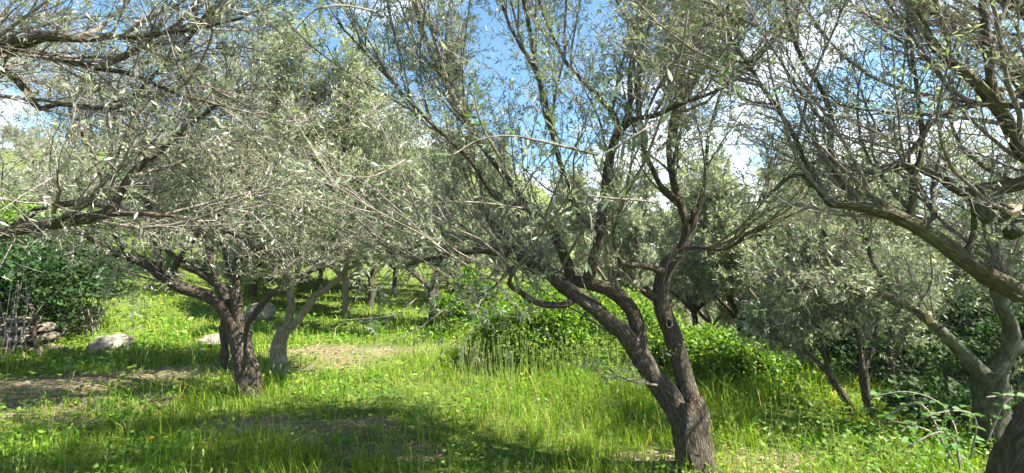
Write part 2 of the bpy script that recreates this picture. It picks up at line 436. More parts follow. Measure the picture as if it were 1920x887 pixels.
# ------------------------------------------------------------------ trees
def tree(label, trunk, limbs, group=None, cat='olive tree', seed=1, mats=(M_bark, M_branch, M_olive), sides=20, flare=(.5, .5),
         n1=30, l1=(.7, 1.5), n2=300, l2=(.3, .7), n3=2500, l3=(.15, .35), per=12, leaf=(.04, .065), lw=(.2, .3), up=.25, zmin=.9,
         wob=.16, name='olive_tree', near=False, r3=.0008, sag=.1, outw=.25, branch_parts=True, t1=(.25, 1.), side=None, limb_mats=None, lscale=None, thin=None, hang=None, l3t=(.1, 1.), lt=(.15, 1.), sp=(.5, 1.2), extra=None, a1=(.5, 1.2)):
    base = trunk[0]
    root = empty(name, (base[0], base[1], float(H(base[0], base[1]))), label, cat, group)
    inv = Matrix.Translation(-root.location)
    def kid(o): o.matrix_parent_inverse = inv; return o
    tp = resample([(*base[:2], base[2] - .12, base[3])] + list(trunk), .04)
    kid(limb_mesh('trunk', tp, sides, mats[0], root, seed=seed, flare=flare))
    allp = []
    for k, l in enumerate(limbs):
        l = [(q_[0], q_[1], q_[2], q_[3] * (lscale[k] if isinstance(lscale, dict) and k in lscale else (.72 if seed == 3 else .82))) for q_ in l]
        lp = resample(l, .05)
        wv = np.cumsum(np.random.default_rng(seed * 31 + k).normal(size=(len(lp), 3)) * .0035, axis=0)
        lp[:, :3] += wv * np.linspace(0, 1, len(lp))[:, None]
        mt = (limb_mats or {}).get(k, mats[0])
        kid(limb_mesh('limb', lp, max(8, sides - 8), mt, root, seed=seed + k + 1, ridge=.04, gnarl=.07, cap=l[-1][3] > .012))
        allp.append(lp)
    b0 = Batch.of(allp, 14)
    centre = (base[0], base[1], base[2] + 1.5)
    b1 = spawn(b0, n1, t1, a1, l1, 9, .0105, .0028, up, wob * .7, 0, zmin, centre, outw, side=side)
    src = Batch(np.concatenate([b1.P[:, ::1][:, :9], Batch.of([q for q in allp], 9).P]), np.concatenate([b1.R, Batch.of(allp, 9).R]))
    b2 = spawn(src, n2, (.2, 1.), (.4, 1.1), l2, 6, .0037, .0012, up * .8, wob, sag * .3, zmin, centre, outw * .5, side=side)
    src = Batch.of([np.column_stack([b.P[i], b.R[i]]) for b in (b1, b2) for i in range(len(b.P))], 6)
    b3 = spawn(src, n3, l3t, (.4, 1.2), l3, 3, .002, r3, .05, wob * 1.2, sag, zmin, centre, .1)
    hangs = []
    if hang:      # drooping sprays under the outer ends of some limbs
        bh = spawn(Batch.of([allp[i] for i in hang[0]], 12), hang[1], (.45, 1), (.6, 1.5), (.35, .95), 7, .0035, .001, -.05, .2, .5)
        bh3 = spawn(bh, hang[1] * 9, (.15, 1), (.4, 1.2), (.08, .24), 3, .0016, .0007, 0, .2, .2)
        hangs = [bh, bh3]
    if thin:      # fewer shoots low on the main limbs
        k = (b3.P[:, 0, 2] > thin) | (rng.uniform(size=len(b3.P)) < .4)
        b3 = Batch(b3.P[k], b3.R[k]); k = (b2.P[:, 0, 2] > thin) | (rng.uniform(size=len(b2.P)) < .5); b2 = Batch(b2.P[k], b2.R[k])
    if branch_parts:
        for i in range(min(len(b1.P), 290)):
            v, f = tubes(Batch(b1.P[i:i + 1], b1.R[i:i + 1]), 6)
            kid(new_mesh('branch', v, [f], mats[1], root, True, {'bark_co': v}))
        v, f = join_tubes([(b2, 4), (b3, 3)])
    else:
        v, f = join_tubes([(b1, 5), (b2, 3), (b3, 3)])
    if hangs:
        v2, f2 = join_tubes([(hangs[0], 4), (hangs[1], 3)]); f = [np.vstack([f[0], f2[0] + len(v)])]; v = np.vstack([v, v2])
        b3 = Batch(np.concatenate([b3.P, hangs[1].P]), np.concatenate([b3.R, hangs[1].R]))
    kid(new_mesh('twigs', v, f, M_twig, root, True, None, 'stuff'))
    v, f = leaf_on(b3, per, leaf, lw, near=near, trange=lt, spread=sp)
    kid(new_mesh('crown', v, f, mats[2], root, False, None, 'stuff'))
    return root

# --- 1 the leaning, forked olive in the middle
D = 3.35
trunk = [W(1304, 905, D, 36), W(1301, 850, D, 34), W(1293, 790, D, 33), W(1284, 745, D, 27)]
stemL = [W(1297, 820, D, 30), W(1268, 765, D, 31), W(1230, 715, D, 28), W(1199, 668, D, 26), W(1180, 640, D, 25)]
A = [W(1192, 655, D, 22), W(1165, 622, D - .02, 21), W(1110, 575, D - .06, 19), W(1055, 535, D - .1, 18), W(1010, 495, D - .15, 16), W(965, 475, D - .2, 14), W(900, 470, D - .25, 9), W(830, 480, D - .3, 6), W(760, 500, D - .3, 4)]
A2 = [W(1075, 562, D - .06, 9), W(1055, 573, D - .2, 9), W(1010, 570, D - .3, 8), W(975, 548, D - .4, 7), W(957, 535, D - .45, 6), W(965, 505, D - .5, 4), W(935, 545, D - .65, 3), W(905, 565, D - .7, 2.2)]
B = [W(1198, 668, D, 21), W(1198, 625, D + .05, 20), W(1183, 580, D + .1, 19), W(1150, 546, D + .1, 18), W(1105, 533, D + .1, 16), W(1046, 518, D + .15, 14), W(1000, 505, D + .25, 12), W(970, 480, D + .35, 9), W(930, 430, D + .5, 7), W(890, 370, D + .6, 5)]
C = [W(1100, 535, D + .1, 16), W(1112, 490, D + .05, 15), W(1125, 430, D, 14), W(1133, 370, D, 12), W(1143, 305, D, 12), W(1162, 250, D, 11), W(1190, 225, D - .1, 8), W(1240, 215, D - .2, 6), W(1300, 190, D - .3, 5), W(1380, 155, D - .4, 4), W(1440, 90, D - .5, 2.5)]
C2 = [W(1162, 255, D, 9), W(1150, 215, D, 8), W(1110, 170, D + .1, 6), W(1060, 120, D + .2, 5), W(1020, 40, D + .3, 4), W(990, -60, D + .3, 3)]
C3 = [W(1165, 250, D, 9), W(1180, 200, D + .1, 7), W(1180, 130, D + .2, 6), W(1200, 50, D + .3, 5), W(1200, -70, D + .3, 3)]
C4 = [W(1122, 445, D, 8), W(1085, 400, D - .1, 7), W(1060, 340, D - .2, 7), W(1035, 250, D - .35, 6), W(1010, 150, D - .4, 5), W(960, 60, D - .5, 4), W(920, -60, D - .5, 3)]
Dl = [W(1070, 520, D + .1, 13), W(1062, 490, D + .05, 13), W(1042, 445, D, 12), W(1010, 410, D, 11), W(980, 380, D, 10), W(950, 335, D + .05, 9), W(905, 280, D + .1, 7), W(860, 200, D + .2, 6), W(810, 110, D + .3, 5), W(780, 10, D + .3, 4), W(760, -90, D + .3, 3)]
D2 = [W(985, 390, D, 8), W(930, 370, D - .1, 6), W(880, 300, D - .2, 5), W(800, 220, D - .3, 4), W(720, 130, D - .4, 3), W(640, 40, D - .5, 2)]
E = [W(1298, 800, D, 30), W(1290, 740, D + .02, 27), W(1276, 680, D + .05, 23), W(1258, 620, D + .08, 21), W(1241, 575, D + .1, 21), W(1240, 530, D + .1, 20), W(1253, 495, D + .1, 19), W(1278, 465, D + .1, 14), W(1287, 430, D + .1, 11), W(1275, 380, D + .12, 10), W(1262, 330, D + .15, 8), W(1255, 260, D + .2, 6), W(1275, 170, D + .3, 5), W(1290, 60, D + .4, 4), W(1310, -60, D + .4, 3)]
E2 = [W(1285, 450, D + .1, 11), W(1297, 425, D + .1, 10), W(1302, 392, D + .1, 10)]
E3 = [W(1242, 562, D + .1, 15), W(1222, 556, D + .08, 13), W(1208, 545, D + .05, 12)]
E4 = [W(1250, 512, D + .1, 11), W(1225, 503, D, 8), W(1195, 497, D - .1, 7), W(1165, 492, D - .15, 6), W(1150, 450, D - .2, 4), W(1160, 380, D - .3, 3), W(1130, 300, D - .35, 2)]
E5 = [W(1270, 375, D + .12, 8), W(1240, 350, D + .1, 7), W(1220, 310, D, 6), W(1195, 250, D - .1, 4), W(1185, 150, D - .2, 3)]
E6 = [W(1262, 480, D + .1, 8), W(1300, 465, D, 6), W(1360, 470, D - .1, 4), W(1400, 445, D - .2, 3), W(1440, 430, D - .3, 2)]
E7 = [W(1296, 420, D + .1, 6), W(1320, 350, D + .2, 5), W(1330, 250, D + .3, 4), W(1360, 140, D + .5, 3), W(1380, 20, D + .6, 2)]
Fshade1 = [W(1200, 60, D + .3, 6), (1.0, 3.2, 3.6, .02), (.7, 2.7, 4.0, .015), (.2, 2.2, 4.2, .008)]  # added limb rising out of view to shade the foreground
Fshade2 = [W(1010, 150, D - .4, 6), (.0, 2.7, 3.3, .018), (-.4, 2.4, 3.7, .013), (-1.0, 2.2, 3.9, .007)]  # second limb added overhead, also for foreground shade
main = tree('large gnarled olive leaning left on a forked trunk, alone in the middle of the grass',
     trunk, [stemL, A, A2, B, C, C2, C3, C4, Dl, D2, E, E2, E3, E4, E5, E6, E7, Fshade1, Fshade2], seed=3, sides=34, flare=(.42, .55),
     n1=205, l1=(.8, 2.0), n2=1350, l2=(.35, .95), n3=10400, l3=(.12, .34), leaf=(.028, .048), per=9.5, up=.42, zmin=1.9, wob=.18, near=False, t1=(.4, 1), a1=(.35, 1.0), outw=.15, thin=2.3, hang=((1, 2, 10), 70))

for (px, py, rr_, dz) in [(1253, 606, 9, .0)]:
    c = W(px, py, 3.35 + .09 - 21 * .82 * 3.4 / F - .012)
    ring = [(c[0] + .022 * math.cos(a), c[1] - .004, c[2] + .03 * math.sin(a), .011) for a in np.linspace(0, 2 * math.pi, 13)]
    o = limb_mesh('knot', resample(ring, .01), 7, M_bark, main, gnarl=.1); o.matrix_parent_inverse = Matrix.Translation(-main.location)
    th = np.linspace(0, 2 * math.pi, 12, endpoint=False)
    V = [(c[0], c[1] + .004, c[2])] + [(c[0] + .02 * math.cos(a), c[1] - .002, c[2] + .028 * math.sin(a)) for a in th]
    o2 = new_mesh('hollow_shade_disc', V, [np.array([(0, 1 + i, 1 + (i + 1) % 12) for i in range(12)])], M_hollow_shade, o);  # shallow disc whose dark colour stands in for the shade of a hole
# --- 2 left olive with a wide vase of limbs
D = 5.2
trunk = [W(468, 745, D, 21), W(463, 700, D, 20), W(453, 650, D, 19), W(446, 605, D, 19)]

L = [[W(450, 625, D, 19), W(425, 585, D, 17), W(395, 558, D - .05, 15), W(340, 535, D - .1, 14), W(305, 512, D - .15, 13), W(275, 485, D - .2, 13), W(225, 468, D - .3, 11), W(190, 448, D - .5, 7), W(140, 420, D - .7, 5)],
     [W(452, 620, D, 15), W(445, 575, D, 14), W(440, 530, D, 12), W(442, 500, D, 11), W(455, 478, D, 10), W(485, 465, D, 9), W(515, 475, D, 6), W(545, 500, D - .1, 4)],
     [W(444, 600, D, 13), W(428, 562, D + .2, 13), W(405, 530, D + .4, 11), W(378, 512, D + .5, 10), W(340, 492, D + .6, 8), W(300, 440, D + .8, 6), W(280, 350, D + .9, 4)],
     [W(458, 612, D, 9), W(475, 592, D, 9), W(500, 560, D - .05, 8), W(522, 540, D - .1, 7), W(560, 515, D - .2, 5), W(610, 500, D - .3, 3)],
     [W(300, 505, D - .15, 9), W(293, 460, D - .2, 9), W(290, 410, D - .2, 8), W(272, 360, D - .2, 6), W(280, 260, D - .2, 5), W(250, 150, D - .2, 3)],
     [W(458, 480, D, 7), W(465, 420, D, 6), W(450, 350, D + .1, 5), W(470, 250, D + .2, 4), W(450, 130, D + .2, 3)],
     [W(405, 530, D + .4, 7), W(385, 450, D + .5, 6), W(360, 370, D + .5, 5), W(370, 260, D + .5, 4), W(350, 140, D + .5, 3)],
     [W(230, 468, D - .3, 7), W(205, 410, D - .3, 6), W(190, 330, D - .3, 4), W(150, 230, D - .4, 3)],
     [W(320, 520, D - .1, 7), W(345, 470, D - .2, 6), W(395, 400, D - .3, 5), W(400, 300, D - .4, 4), W(420, 190, D - .5, 3)]]
tree('olive on the left whose short upright trunk divides into dark arching limbs', trunk, L, seed=5, sides=26, flare=(.25, .15),
     n1=110, l1=(.7, 1.6), n2=800, l2=(.35, .9), n3=7800, l3=(.14, .32), per=7.5, leaf=(.032, .052), up=.34, zmin=1.65, wob=.14, t1=(.3, 1), thin=2.0, hang=((0,), 26), lscale={k: .72 for k in range(9)})
# thin brown one right behind it
D = 6.4
trunk = [W(424, 702, D, 7), W(421, 655, D, 7), W(418, 610, D, 6)]
tree('thin brown olive trunk growing close behind the short upright olive on the left', trunk,
     [[W(420, 620, D, 8), W(420, 570, D, 6), W(430, 520, D, 5), W(410, 430, D, 4), W(400, 330, D, 3)], [W(428, 610, D, 6), W(440, 550, D + .2, 5), W(470, 460, D + .3, 4), W(490, 350, D + .4, 3)]],
     seed=8, sides=14, flare=(.3, .4), n1=16, n2=110, n3=900, per=9, leaf=(.055, .085), up=.35, zmin=1.5, branch_parts=True, mats=(M_bark, M_branch, M_olive))
# --- 3 slender pale forked olive
D = 6.15
trunk = [W(528, 708, D, 14), W(523, 670, D, 13.5), W(524, 640, D, 12.5), W(536, 612, D, 12)]
L = [[W(530, 630, D, 11), W(541, 600, D, 9), W(546, 570, D, 8.5), W(543, 540, D, 8), W(543, 505, D, 6.5), W(560, 440, D, 5), W(575, 350, D + .1, 4), W(580, 230, D + .2, 3), W(560, 130, D + .2, 2)],
     [W(534, 622, D, 9), W(556, 602, D, 8.5), W(574, 580, D, 8.5), W(590, 556, D, 8), W(617, 537, D, 7), W(650, 500, D, 5), W(660, 400, D + .1, 4), W(650, 270, D + .2, 3), W(660, 160, D + .2, 2)],
     [W(545, 520, D, 5), W(520, 470, D + .2, 4), W(515, 370, D + .3, 3.5), W(510, 240, D + .3, 3), W(520, 130, D + .3, 2)],
     [W(640, 510, D, 5), W(690, 480, D - .2, 4), W(730, 410, D - .3, 3), W(740, 310, D - .3, 2)]]
tree('slender pale olive tree with a smooth Y-shaped trunk standing right of the short stout one', trunk, L, seed=9, sides=20, flare=(.22, .3), mats=(M_bark_pale, M_branch, M_olive_far),
     n1=110, l1=(.7, 1.5), n2=800, l2=(.35, .8), n3=6000, l3=(.18, .38), per=9.5, leaf=(.05, .08), up=.32, zmin=1.35, wob=.14, t1=(.35, 1), hang=((3, 1), 60))

# --- 4 olive whose limbs reach in from the left edge
D = 2.3
bx = -3.3
trunk = [(bx, 2.5, float(H(bx, 2.5)), .16), (bx + .02, 2.45, .5, .15), (bx + .05, 2.4, 1.0, .14), (bx + .1, 2.35, 1.35, .13)]
L = [[(bx + .1, 2.35, 1.3, .09), W(-60, 455, D, 17), W(0, 437, D, 14), W(60, 424, D, 13), W(130, 410, D, 12), W(190, 400, D, 11), W(210, 370, D, 8), W(230, 330, D + .05, 8), W(280, 290, D + .1, 6), W(330, 245, D + .2, 5), W(400, 190, D + .3, 3)],
     [W(195, 402, D, 7), W(260, 400, D, 6), W(340, 404, D + .1, 4), W(400, 420, D + .2, 3), W(450, 440, D + .2, 2)],
     [(bx + .1, 2.35, 1.35, .08), (bx + .2, 2.3, 1.9, .07), W(-80, 120, D, 14), W(0, 105, D, 10), W(60, 105, D, 9), W(110, 118, D, 8), W(170, 132, D, 6), W(250, 150, D, 5), W(345, 190, D, 3.5), W(420, 215, D, 2)],
     [(bx + .15, 2.33, 1.5, .08), W(-80, 100, D - .2, 16), W(0, 75, D - .25, 14), W(60, 56, D - .25, 12), W(130, 60, D - .2, 8), W(250, 55, D - .1, 5), W(350, 40, D, 4), W(440, 20, D, 3)],
     [W(-30, 115, D, 9), W(20, 140, D, 8), W(50, 175, D, 7), W(75, 205, D, 6), W(110, 196, D + .1, 5), W(200, 205, D + .2, 4), W(235, 195, D + .3, 4), W(290, 140, D + .3, 4), W(335, 95, D + .3, 4), W(370, 45, D + .3, 3), W(412, -5, D + .3, 2)],
     [W(30, 425, D, 8), W(70, 395, D + .1, 7), W(120, 385, D + .15, 7), W(195, 375, D + .2, 6)],
     [(bx + .1, 2.35, 1.35, .09), (bx - .6, 2.9, 2.3, .045), (-4.8, 4.0, 3.1, .035), (-5.4, 5.1, 3.5, .025), (-5.6, 6.2, 3.7, .015)],  # limb added reaching back, to shade the thicket and the path
     [(-4.2, 3.3, 2.6, .03), (-5.0, 3.6, 3.2, .025), (-6.0, 4.4, 3.7, .02)],  # side branch added to that limb for the same shade
     [(bx + .1, 2.35, 1.3, .09), (bx + .3, 2.0, 2.2, .06), (bx + .6, 1.8, 3.0, .045), (bx + 1.2, 1.7, 3.7, .03)]]
tree('olive tree at the left edge, only its grey limbs reaching in, trunk unseen', trunk, L, seed=12, sides=22,
     n1=110, l1=(.6, 1.5), n2=800, l2=(.3, .8), n3=7400, l3=(.1, .28), per=4.6, leaf=(.024, .04), up=.12, zmin=1.45, wob=.16, t1=(.3, 1), side=(.1, .12, 0))

# --- 5 mossy olive at the right edge
D = 2.15
trunk = [(2.12, 1.95, -.15, .26), (2.2, 1.97, .25, .26), (2.36, 2.0, .62, .25), (2.62, 2.05, .95, .22), (2.85, 2.1, 1.2, .19)]
L = [[(2.85, 2.1, 1.1, .13), W(1990, 590, D, 26), W(1930, 562, D, 24), W(1880, 535, D, 23), W(1830, 505, D, 21), W(1785, 472, D, 20), W(1740, 440, D, 19), W(1690, 415, D, 17), W(1640, 398, D, 15), W(1590, 388, D, 12), W(1550, 385, D + .1, 9), W(1520, 345, D + .15, 7), W(1480, 335, D + .2, 5), W(1430, 380, D + .2, 4)],
     [(2.9, 2.1, 1.15, .12), (2.85, 2.1, 1.6, .09), W(1990, 335, D, 18), W(1920, 343, D, 16), W(1860, 352, D, 16), W(1815, 358, D, 12), W(1780, 335, D + .05, 10), W(1730, 312, D + .1, 8), W(1680, 305, D + .1, 6), W(1630, 330, D + .2, 4)],
     [W(1830, 356, D, 14), W(1838, 385, D - .02, 14), W(1856, 408, D - .04, 13), W(1878, 408, D - .06, 12), W(1893, 392, D - .08, 13)],
     [W(1960, 380, D, 15), W(1935, 400, D, 14), W(1905, 432, D - .02, 14), W(1890, 440, D - .04, 13)],
     [(2.85, 2.1, 1.6, .09), W(1960, 330, D, 13), W(1905, 275, D, 13), W(1880, 225, D, 12), W(1845, 180, D, 12), W(1800, 140, D, 10), W(1745, 90, D, 9), W(1700, 20, D, 7), W(1660, -60, D, 5)],
     [W(1868, 205, D, 9), W(1858, 150, D, 9), W(1852, 80, D, 8), W(1845, 10, D, 7), W(1840, -80, D, 5)],
     [W(1960, 195, D - .1, 8), W(1900, 198, D - .05, 8), W(1850, 195, D, 7), W(1790, 205, D, 6), W(1740, 235, D, 5), W(1700, 290, D, 3.5), W(1650, 320, D, 3)],
     [W(1700, 420, D, 8), W(1712, 380, D, 8), W(1714, 330, D, 7), W(1730, 270, D, 5), W(1720, 150, D + .1, 4), W(1710, 20, D + .2, 3)],
     [W(1810, 475, D, 8), W(1830, 440, D, 6), W(1835, 395, D, 5)],
     [W(1720, 425, D, 8), W(1750, 400, D + .1, 7), W(1720, 345, D + .2, 4), W(1700, 310, D + .2, 3)],
     [(2.85, 2.1, 1.15, .12), (2.8, 1.8, 2.0, .08), (2.6, 1.4, 2.8, .06), (2.0, 1.1, 3.5, .03)],
     [(2.85, 2.1, 1.5, .09), (2.7, 2.25, 2.6, .07), (2.1, 2.5, 3.35, .05), (1.3, 2.6, 3.8, .03), (.6, 2.5, 4.0, .015)],  # limb added above the view to cast shade on the foreground
     [(2.85, 2.1, 1.5, .08), (2.95, 2.8, 2.8, .06), (2.5, 3.4, 3.7, .035), (1.7, 3.6, 4.2, .015)],  # another overhead limb added for the foreground shade
     [W(1600, 392, D, 8), W(1560, 300, D + .1, 6), W(1555, 200, D + .2, 5), W(1500, 80, D + .3, 4), W(1480, -40, D + .3, 3)],
     [W(1520, 350, D + .1, 6), W(1490, 260, D + .2, 5), W(1420, 150, D + .3, 4), W(1360, 60, D + .4, 3)]]
rt = tree('mossy olive at the right edge with bulging trunk and thick limb slanting across', trunk, L, seed=14, sides=30, flare=(.35, .15), mats=(M_bark_moss, M_branch, M_olive),
     n1=120, l1=(.6, 1.6), n2=800, l2=(.3, .8), n3=6600, l3=(.1, .28), per=4.6, leaf=(.024, .04), up=.2, zmin=1.35, wob=.16, t1=(.25, 1), side=(-.1, .15, 0), limb_mats={2: M_bark_smooth, 3: M_bark_smooth}, lscale={0: .72, 1: .75, 2: 1., 3: 1.})
# pale sawn face of the drooping limb
c = np.array(W(1896, 388, D - .085)[:3])
th = np.linspace(0, 2 * math.pi, 16, endpoint=False)
nn_ = np.array((-.25, -.55, .55)); nn_ /= np.linalg.norm(nn_)
a_ = norm(np.cross(nn_, (0, 1, 0))); b_ = np.cross(nn_, a_)
V = [c + nn_ * .012] + [c + .034 * (1 + .08 * math.sin(3 * x)) * (math.cos(x) * a_ + math.sin(x) * b_) for x in th] + [c - nn_ * .02 + .033 * (math.cos(x) * a_ + math.sin(x) * b_) for x in th]
fa = [(0, 1 + i, 1 + (i + 1) % 16) for i in range(16)]; fb = [(1 + i, 17 + i, 17 + (i + 1) % 16, 1 + (i + 1) % 16) for i in range(16)]
o = new_mesh('sawn_end', V, [np.array(fa), np.array(fb)], M_cut, rt, False); o.matrix_parent_inverse = Matrix.Translation(-rt.location)
o['label'] = 'pale sawn face of a cut limb'

# --- 6 green-grey tree in the thicket, right
D = 4.0
z0 = W(1856, 700, D)
bz = float(H(z0[0], z0[1]))
trunk = [(z0[0], z0[1], bz, .12), (z0[0], z0[1], bz + .4, .11), W(1858, 730, D, 25), W(1858, 695, D, 24)]
L = [[W(1858, 710, D, 20), W(1882, 680, D, 16), W(1896, 645, D, 15), W(1892, 605, D, 14), W(1872, 560, D, 12), W(1862, 510, D, 10), W(1870, 420, D + .1, 7), W(1850, 300, D + .2, 5)],
     [W(1855, 712, D, 20), W(1830, 690, D, 16), W(1795, 650, D, 14), W(1760, 618, D, 12), W(1728, 590, D, 10), W(1685, 562, D, 9), W(1630, 543, D, 8), W(1580, 533, D, 7), W(1530, 535, D, 5), W(1470, 540, D, 3)],
     [W(1680, 560, D, 6), W(1640, 500, D + .1, 5), W(1620, 420, D + .2, 4), W(1600, 330, D + .2, 3)],
     [W(1590, 535, D, 5), W(1560, 470, D + .1, 4), W(1520, 380, D + .2, 3)],
     [W(1880, 670, D, 12), W(1920, 650, D, 11), W(1980, 600, D, 9), W(2060, 480, D, 6), W(2080, 330, D, 4)],
     [W(1745, 604, D, 9), W(1741, 596, D - .04, 8), W(1737, 588, D - .06, 7)]]
tree('green-grey olive tree in the thicket behind the mossy trunk at the right', trunk, L, seed=17, sides=20, mats=(M_bark_smooth, M_branch, M_olive), limb_mats={0: M_bark_smooth, 1: M_bark_smooth, 5: M_cut},
     n1=60, l1=(.5, 1.1), n2=360, l2=(.25, .6), n3=2300, l3=(.14, .34), per=5, leaf=(.04, .07), up=.15, zmin=.9, wob=.17, t1=(.3, 1))

# --- 7 young stems, right
def stems(px, D, pts_list, label, seed, zmin=.55, n=(26, 220, 1700, 8), leaf=(.04, .07)):
    t0 = pts_list[0][0]
    g = W(t0[0], t0[1], D); bz = float(H(g[0], g[1]))
    trunk = [(g[0], g[1], bz, t0[2] * D / F)] + [W(a, b, D, r) for a, b, r in pts_list[0]]
    L = [[W(a, b, D + .08 * i, r) for i, (a, b, r) in enumerate(l)] for l in pts_list[1:]]
    return tree(label, trunk, L, seed=seed, sides=14, flare=(.2, .3), n1=n[0], l1=(.35, .9), n2=n[1], l2=(.2, .5), n3=n[2], per=n[3], leaf=leaf, up=.28, zmin=zmin, wob=.18, t1=(.2, 1))
stems(1634, 4.7, [[(1636, 800, 8), (1630, 770, 8), (1622, 730, 7.5), (1618, 690, 7)],
     [(1618, 700, 6), (1610, 640, 5), (1590, 560, 4), (1570, 450, 3)], [(1619, 700, 5), (1640, 640, 4), (1650, 550, 3), (1640, 450, 2)]], 'young pale-barked olive stem, the right one of the close pair in the thicket', 21)
stems(1612, 4.9, [[(1612, 805, 8), (1600, 770, 8), (1583, 745, 7), (1560, 710, 6)],
     [(1562, 712, 6), (1535, 680, 5), (1500, 652, 4), (1455, 635, 3), (1430, 630, 2)], [(1560, 715, 5), (1540, 640, 4), (1530, 540, 3), (1500, 430, 2)]], 'dark slanting olive stem, the left one of the close pair in the thicket', 23)
stems(1672, 5.6, [[(1674, 780, 6), (1672, 730, 6), (1670, 680, 5.5)],
     [(1670, 690, 5), (1668, 610, 4), (1675, 520, 3), (1670, 410, 2)], [(1670, 690, 4), (1700, 620, 3), (1730, 520, 2)]], 'thin straight dark stem between the close pair and the green-grey olive', 25, n=(30, 300, 2600, 11))

# --- background grove: three kinds built once, then copied
def auto_tree(label, h=3.6, seed=40, mats=(M_bark_pale, M_branch, M_olive_far), dens=1., leaf=(.08, .13), group=None, spread=1.3, low=.35):
    r = np.random.default_rng(seed)
    tr = [(0, 0, 0, .1), (.05, 0, .5, .085), (.02, .05, .95, .08)]
    L = []
    for k in range(5):
        a = k * 1.2566 + r.uniform(-.3, .3); s = spread * r.uniform(.7, 1.1)
        ca, sa = math.cos(a), math.sin(a)
        L.append([(.02, .05, .9, .055), (.25 * s * ca, .25 * s * sa, 1.25, .045), (.62 * s * ca, .62 * s * sa, 1.7, .036), (.9 * s * ca, .9 * s * sa, 2.4, .026), (1.05 * s * ca, 1.05 * s * sa, h * .86, .02), (1.0 * s * ca, 1.0 * s * sa, h, .01)])
    root = empty('olive_tree', (0, 0, 0))
    return tree_at_origin(root, label, tr, L, seed, mats, dens, leaf, group, low)
def tree_at_origin(root, label, tr, L, seed, mats, dens, leaf, group, low):
    tag(root, label, 'olive tree', group)
    tp = resample([(0, 0, -.4, .11)] + tr, .08)
    limb_mesh('trunk', tp, 12, mats[0], root, seed=seed, flare=(.7, .4))
    allp = []
    for k, l in enumerate(L):
        lp = resample(l, .12); limb_mesh('limb', lp, 7, mats[0], root, seed=seed + k, ridge=.04); allp.append(lp)
    b0 = Batch.of(allp, 12)
    off = np.array((0, 500., 0))                    # keep clear of the camera test while growing
    b0.P = b0.P + off; ce = (0, 500., 1.6)
    b1 = spawn(b0, int(60 * dens), (.3, 1), (.5, 1.3), (.6, 1.4), 7, .02, .006, .15, .16, 0, low, ce, .5)
    src = Batch.of([np.column_stack([b.P[i], b.R[i]]) for b in (b0, b1) for i in range(len(b.P))], 7)
    b2 = spawn(src, int(420 * dens), (.2, 1), (.4, 1.2), (.3, .8), 5, .009, .004, .1, .2, .1, low, ce, .3)
    src = Batch.of([np.column_stack([b.P[i], b.R[i]]) for b in (b1, b2) for i in range(len(b.P))], 5)
    b3 = spawn(src, int(2600 * dens), (.1, 1), (.4, 1.2), (.2, .45), 3, .005, .003, .1, .2, .1, low, ce, .1)
    for b in (b1, b2, b3): b.P = b.P - off
    v, f = join_tubes([(b1, 4), (b2, 3), (b3, 3)])
    new_mesh('twigs', v, f, M_twig, root, False, None, 'stuff')
    b3.P = b3.P + off; v, f = leaf_on(b3, 12, leaf, (.24, .36)); v = v - off
    new_mesh('crown', v, f, mats[2], root, False, None, 'stuff')
    return root
def copy_tree(root):
    r = root.copy(); col.objects.link(r)
    for ch in list(root.children):
        c = ch.copy(); col.objects.link(c); c.parent = r
    return r

protos = [auto_tree('', seed=41, dens=1.0), auto_tree('', mats=(M_bark, M_branch, M_olive_far), seed=47, h=4.2, dens=1.15, spread=1.5), auto_tree('', mats=(M_bark, M_branch, M_olive_far), seed=53, h=3.2, dens=.9, spread=1.6, low=.2)]
used = [False] * 3
def place(k, x, y, s, rz, label, group=None, dz=0):
    if not used[k]: o = protos[k]; used[k] = True
    else: o = copy_tree(protos[k])
    o.location = (x, y, float(H(x, y)) - .02 + dz); o.rotation_euler = (0, 0, rz); o.scale = (s, s, s * random.uniform(.95, 1.1))
    o['label'] = label
    if group: o['group'] = group
    elif 'group' in o: del o['group']
    return o
def at(px, d):
    return (px - 960) / F * d, d
GB = 'olive trees of the grove beyond the meadow'
near_grove = [
    (302, 15, 0, .8, 'small olive with a pale forked trunk at the far left end of the sunny meadow'),
    (345, 16.5, 2, .85, 'far olive with a straight trunk just right of the small pale forked one'),
    (652, 12.0, 0, .95, 'far olive with a thin dark trunk behind the shaded grass beyond the Y-shaped olive'),
    (695, 13.5, 1, .95, 'olive with a leaning trunk close right of the thin dark one beyond the meadow'),
    (808, 10.0, 1, .92, 'olive with a pale trunk where the sunny meadow meets the green shrub'),
    (475, 14.0, 2, 1.05, 'round-crowned olive seen between the stout left trunk and the slender Y-shaped one'),
]
for px, d, k, s, lab in near_grove:
    x, y = at(px, d); place(k, x, y, s, random.uniform(0, 6.28), lab, GB)
far_grove = [(430, 17), (515, 18.5), (600, 16.5), (675, 18), (740, 16), (855, 15), (380, 21), (180, 19), (250, 22), (400, 20), (470, 24), (560, 18), (590, 23), (640, 26), (700, 19), (770, 22), (840, 18), (860, 25), (900, 14), (930, 20), (980, 24), (1000, 15), (1060, 18),
             (1100, 26), (560, 30), (720, 32), (900, 33), (380, 30), (60, 24), (130, 29), (200, 34), (290, 36), (450, 38), (20, 35), (90, 42), (170, 48), (260, 52), (350, 46), (520, 46), (620, 42), (780, 44), (-30, 30),
             (-60, 20), (60, 60), (220, 66), (380, 62), (480, 58), (680, 56), (300, 80), (140, 76), (20, 80), (440, 76), (560, 70)] + [(random.uniform(-250, 760), random.uniform(55, 110)) for _ in range(34)]
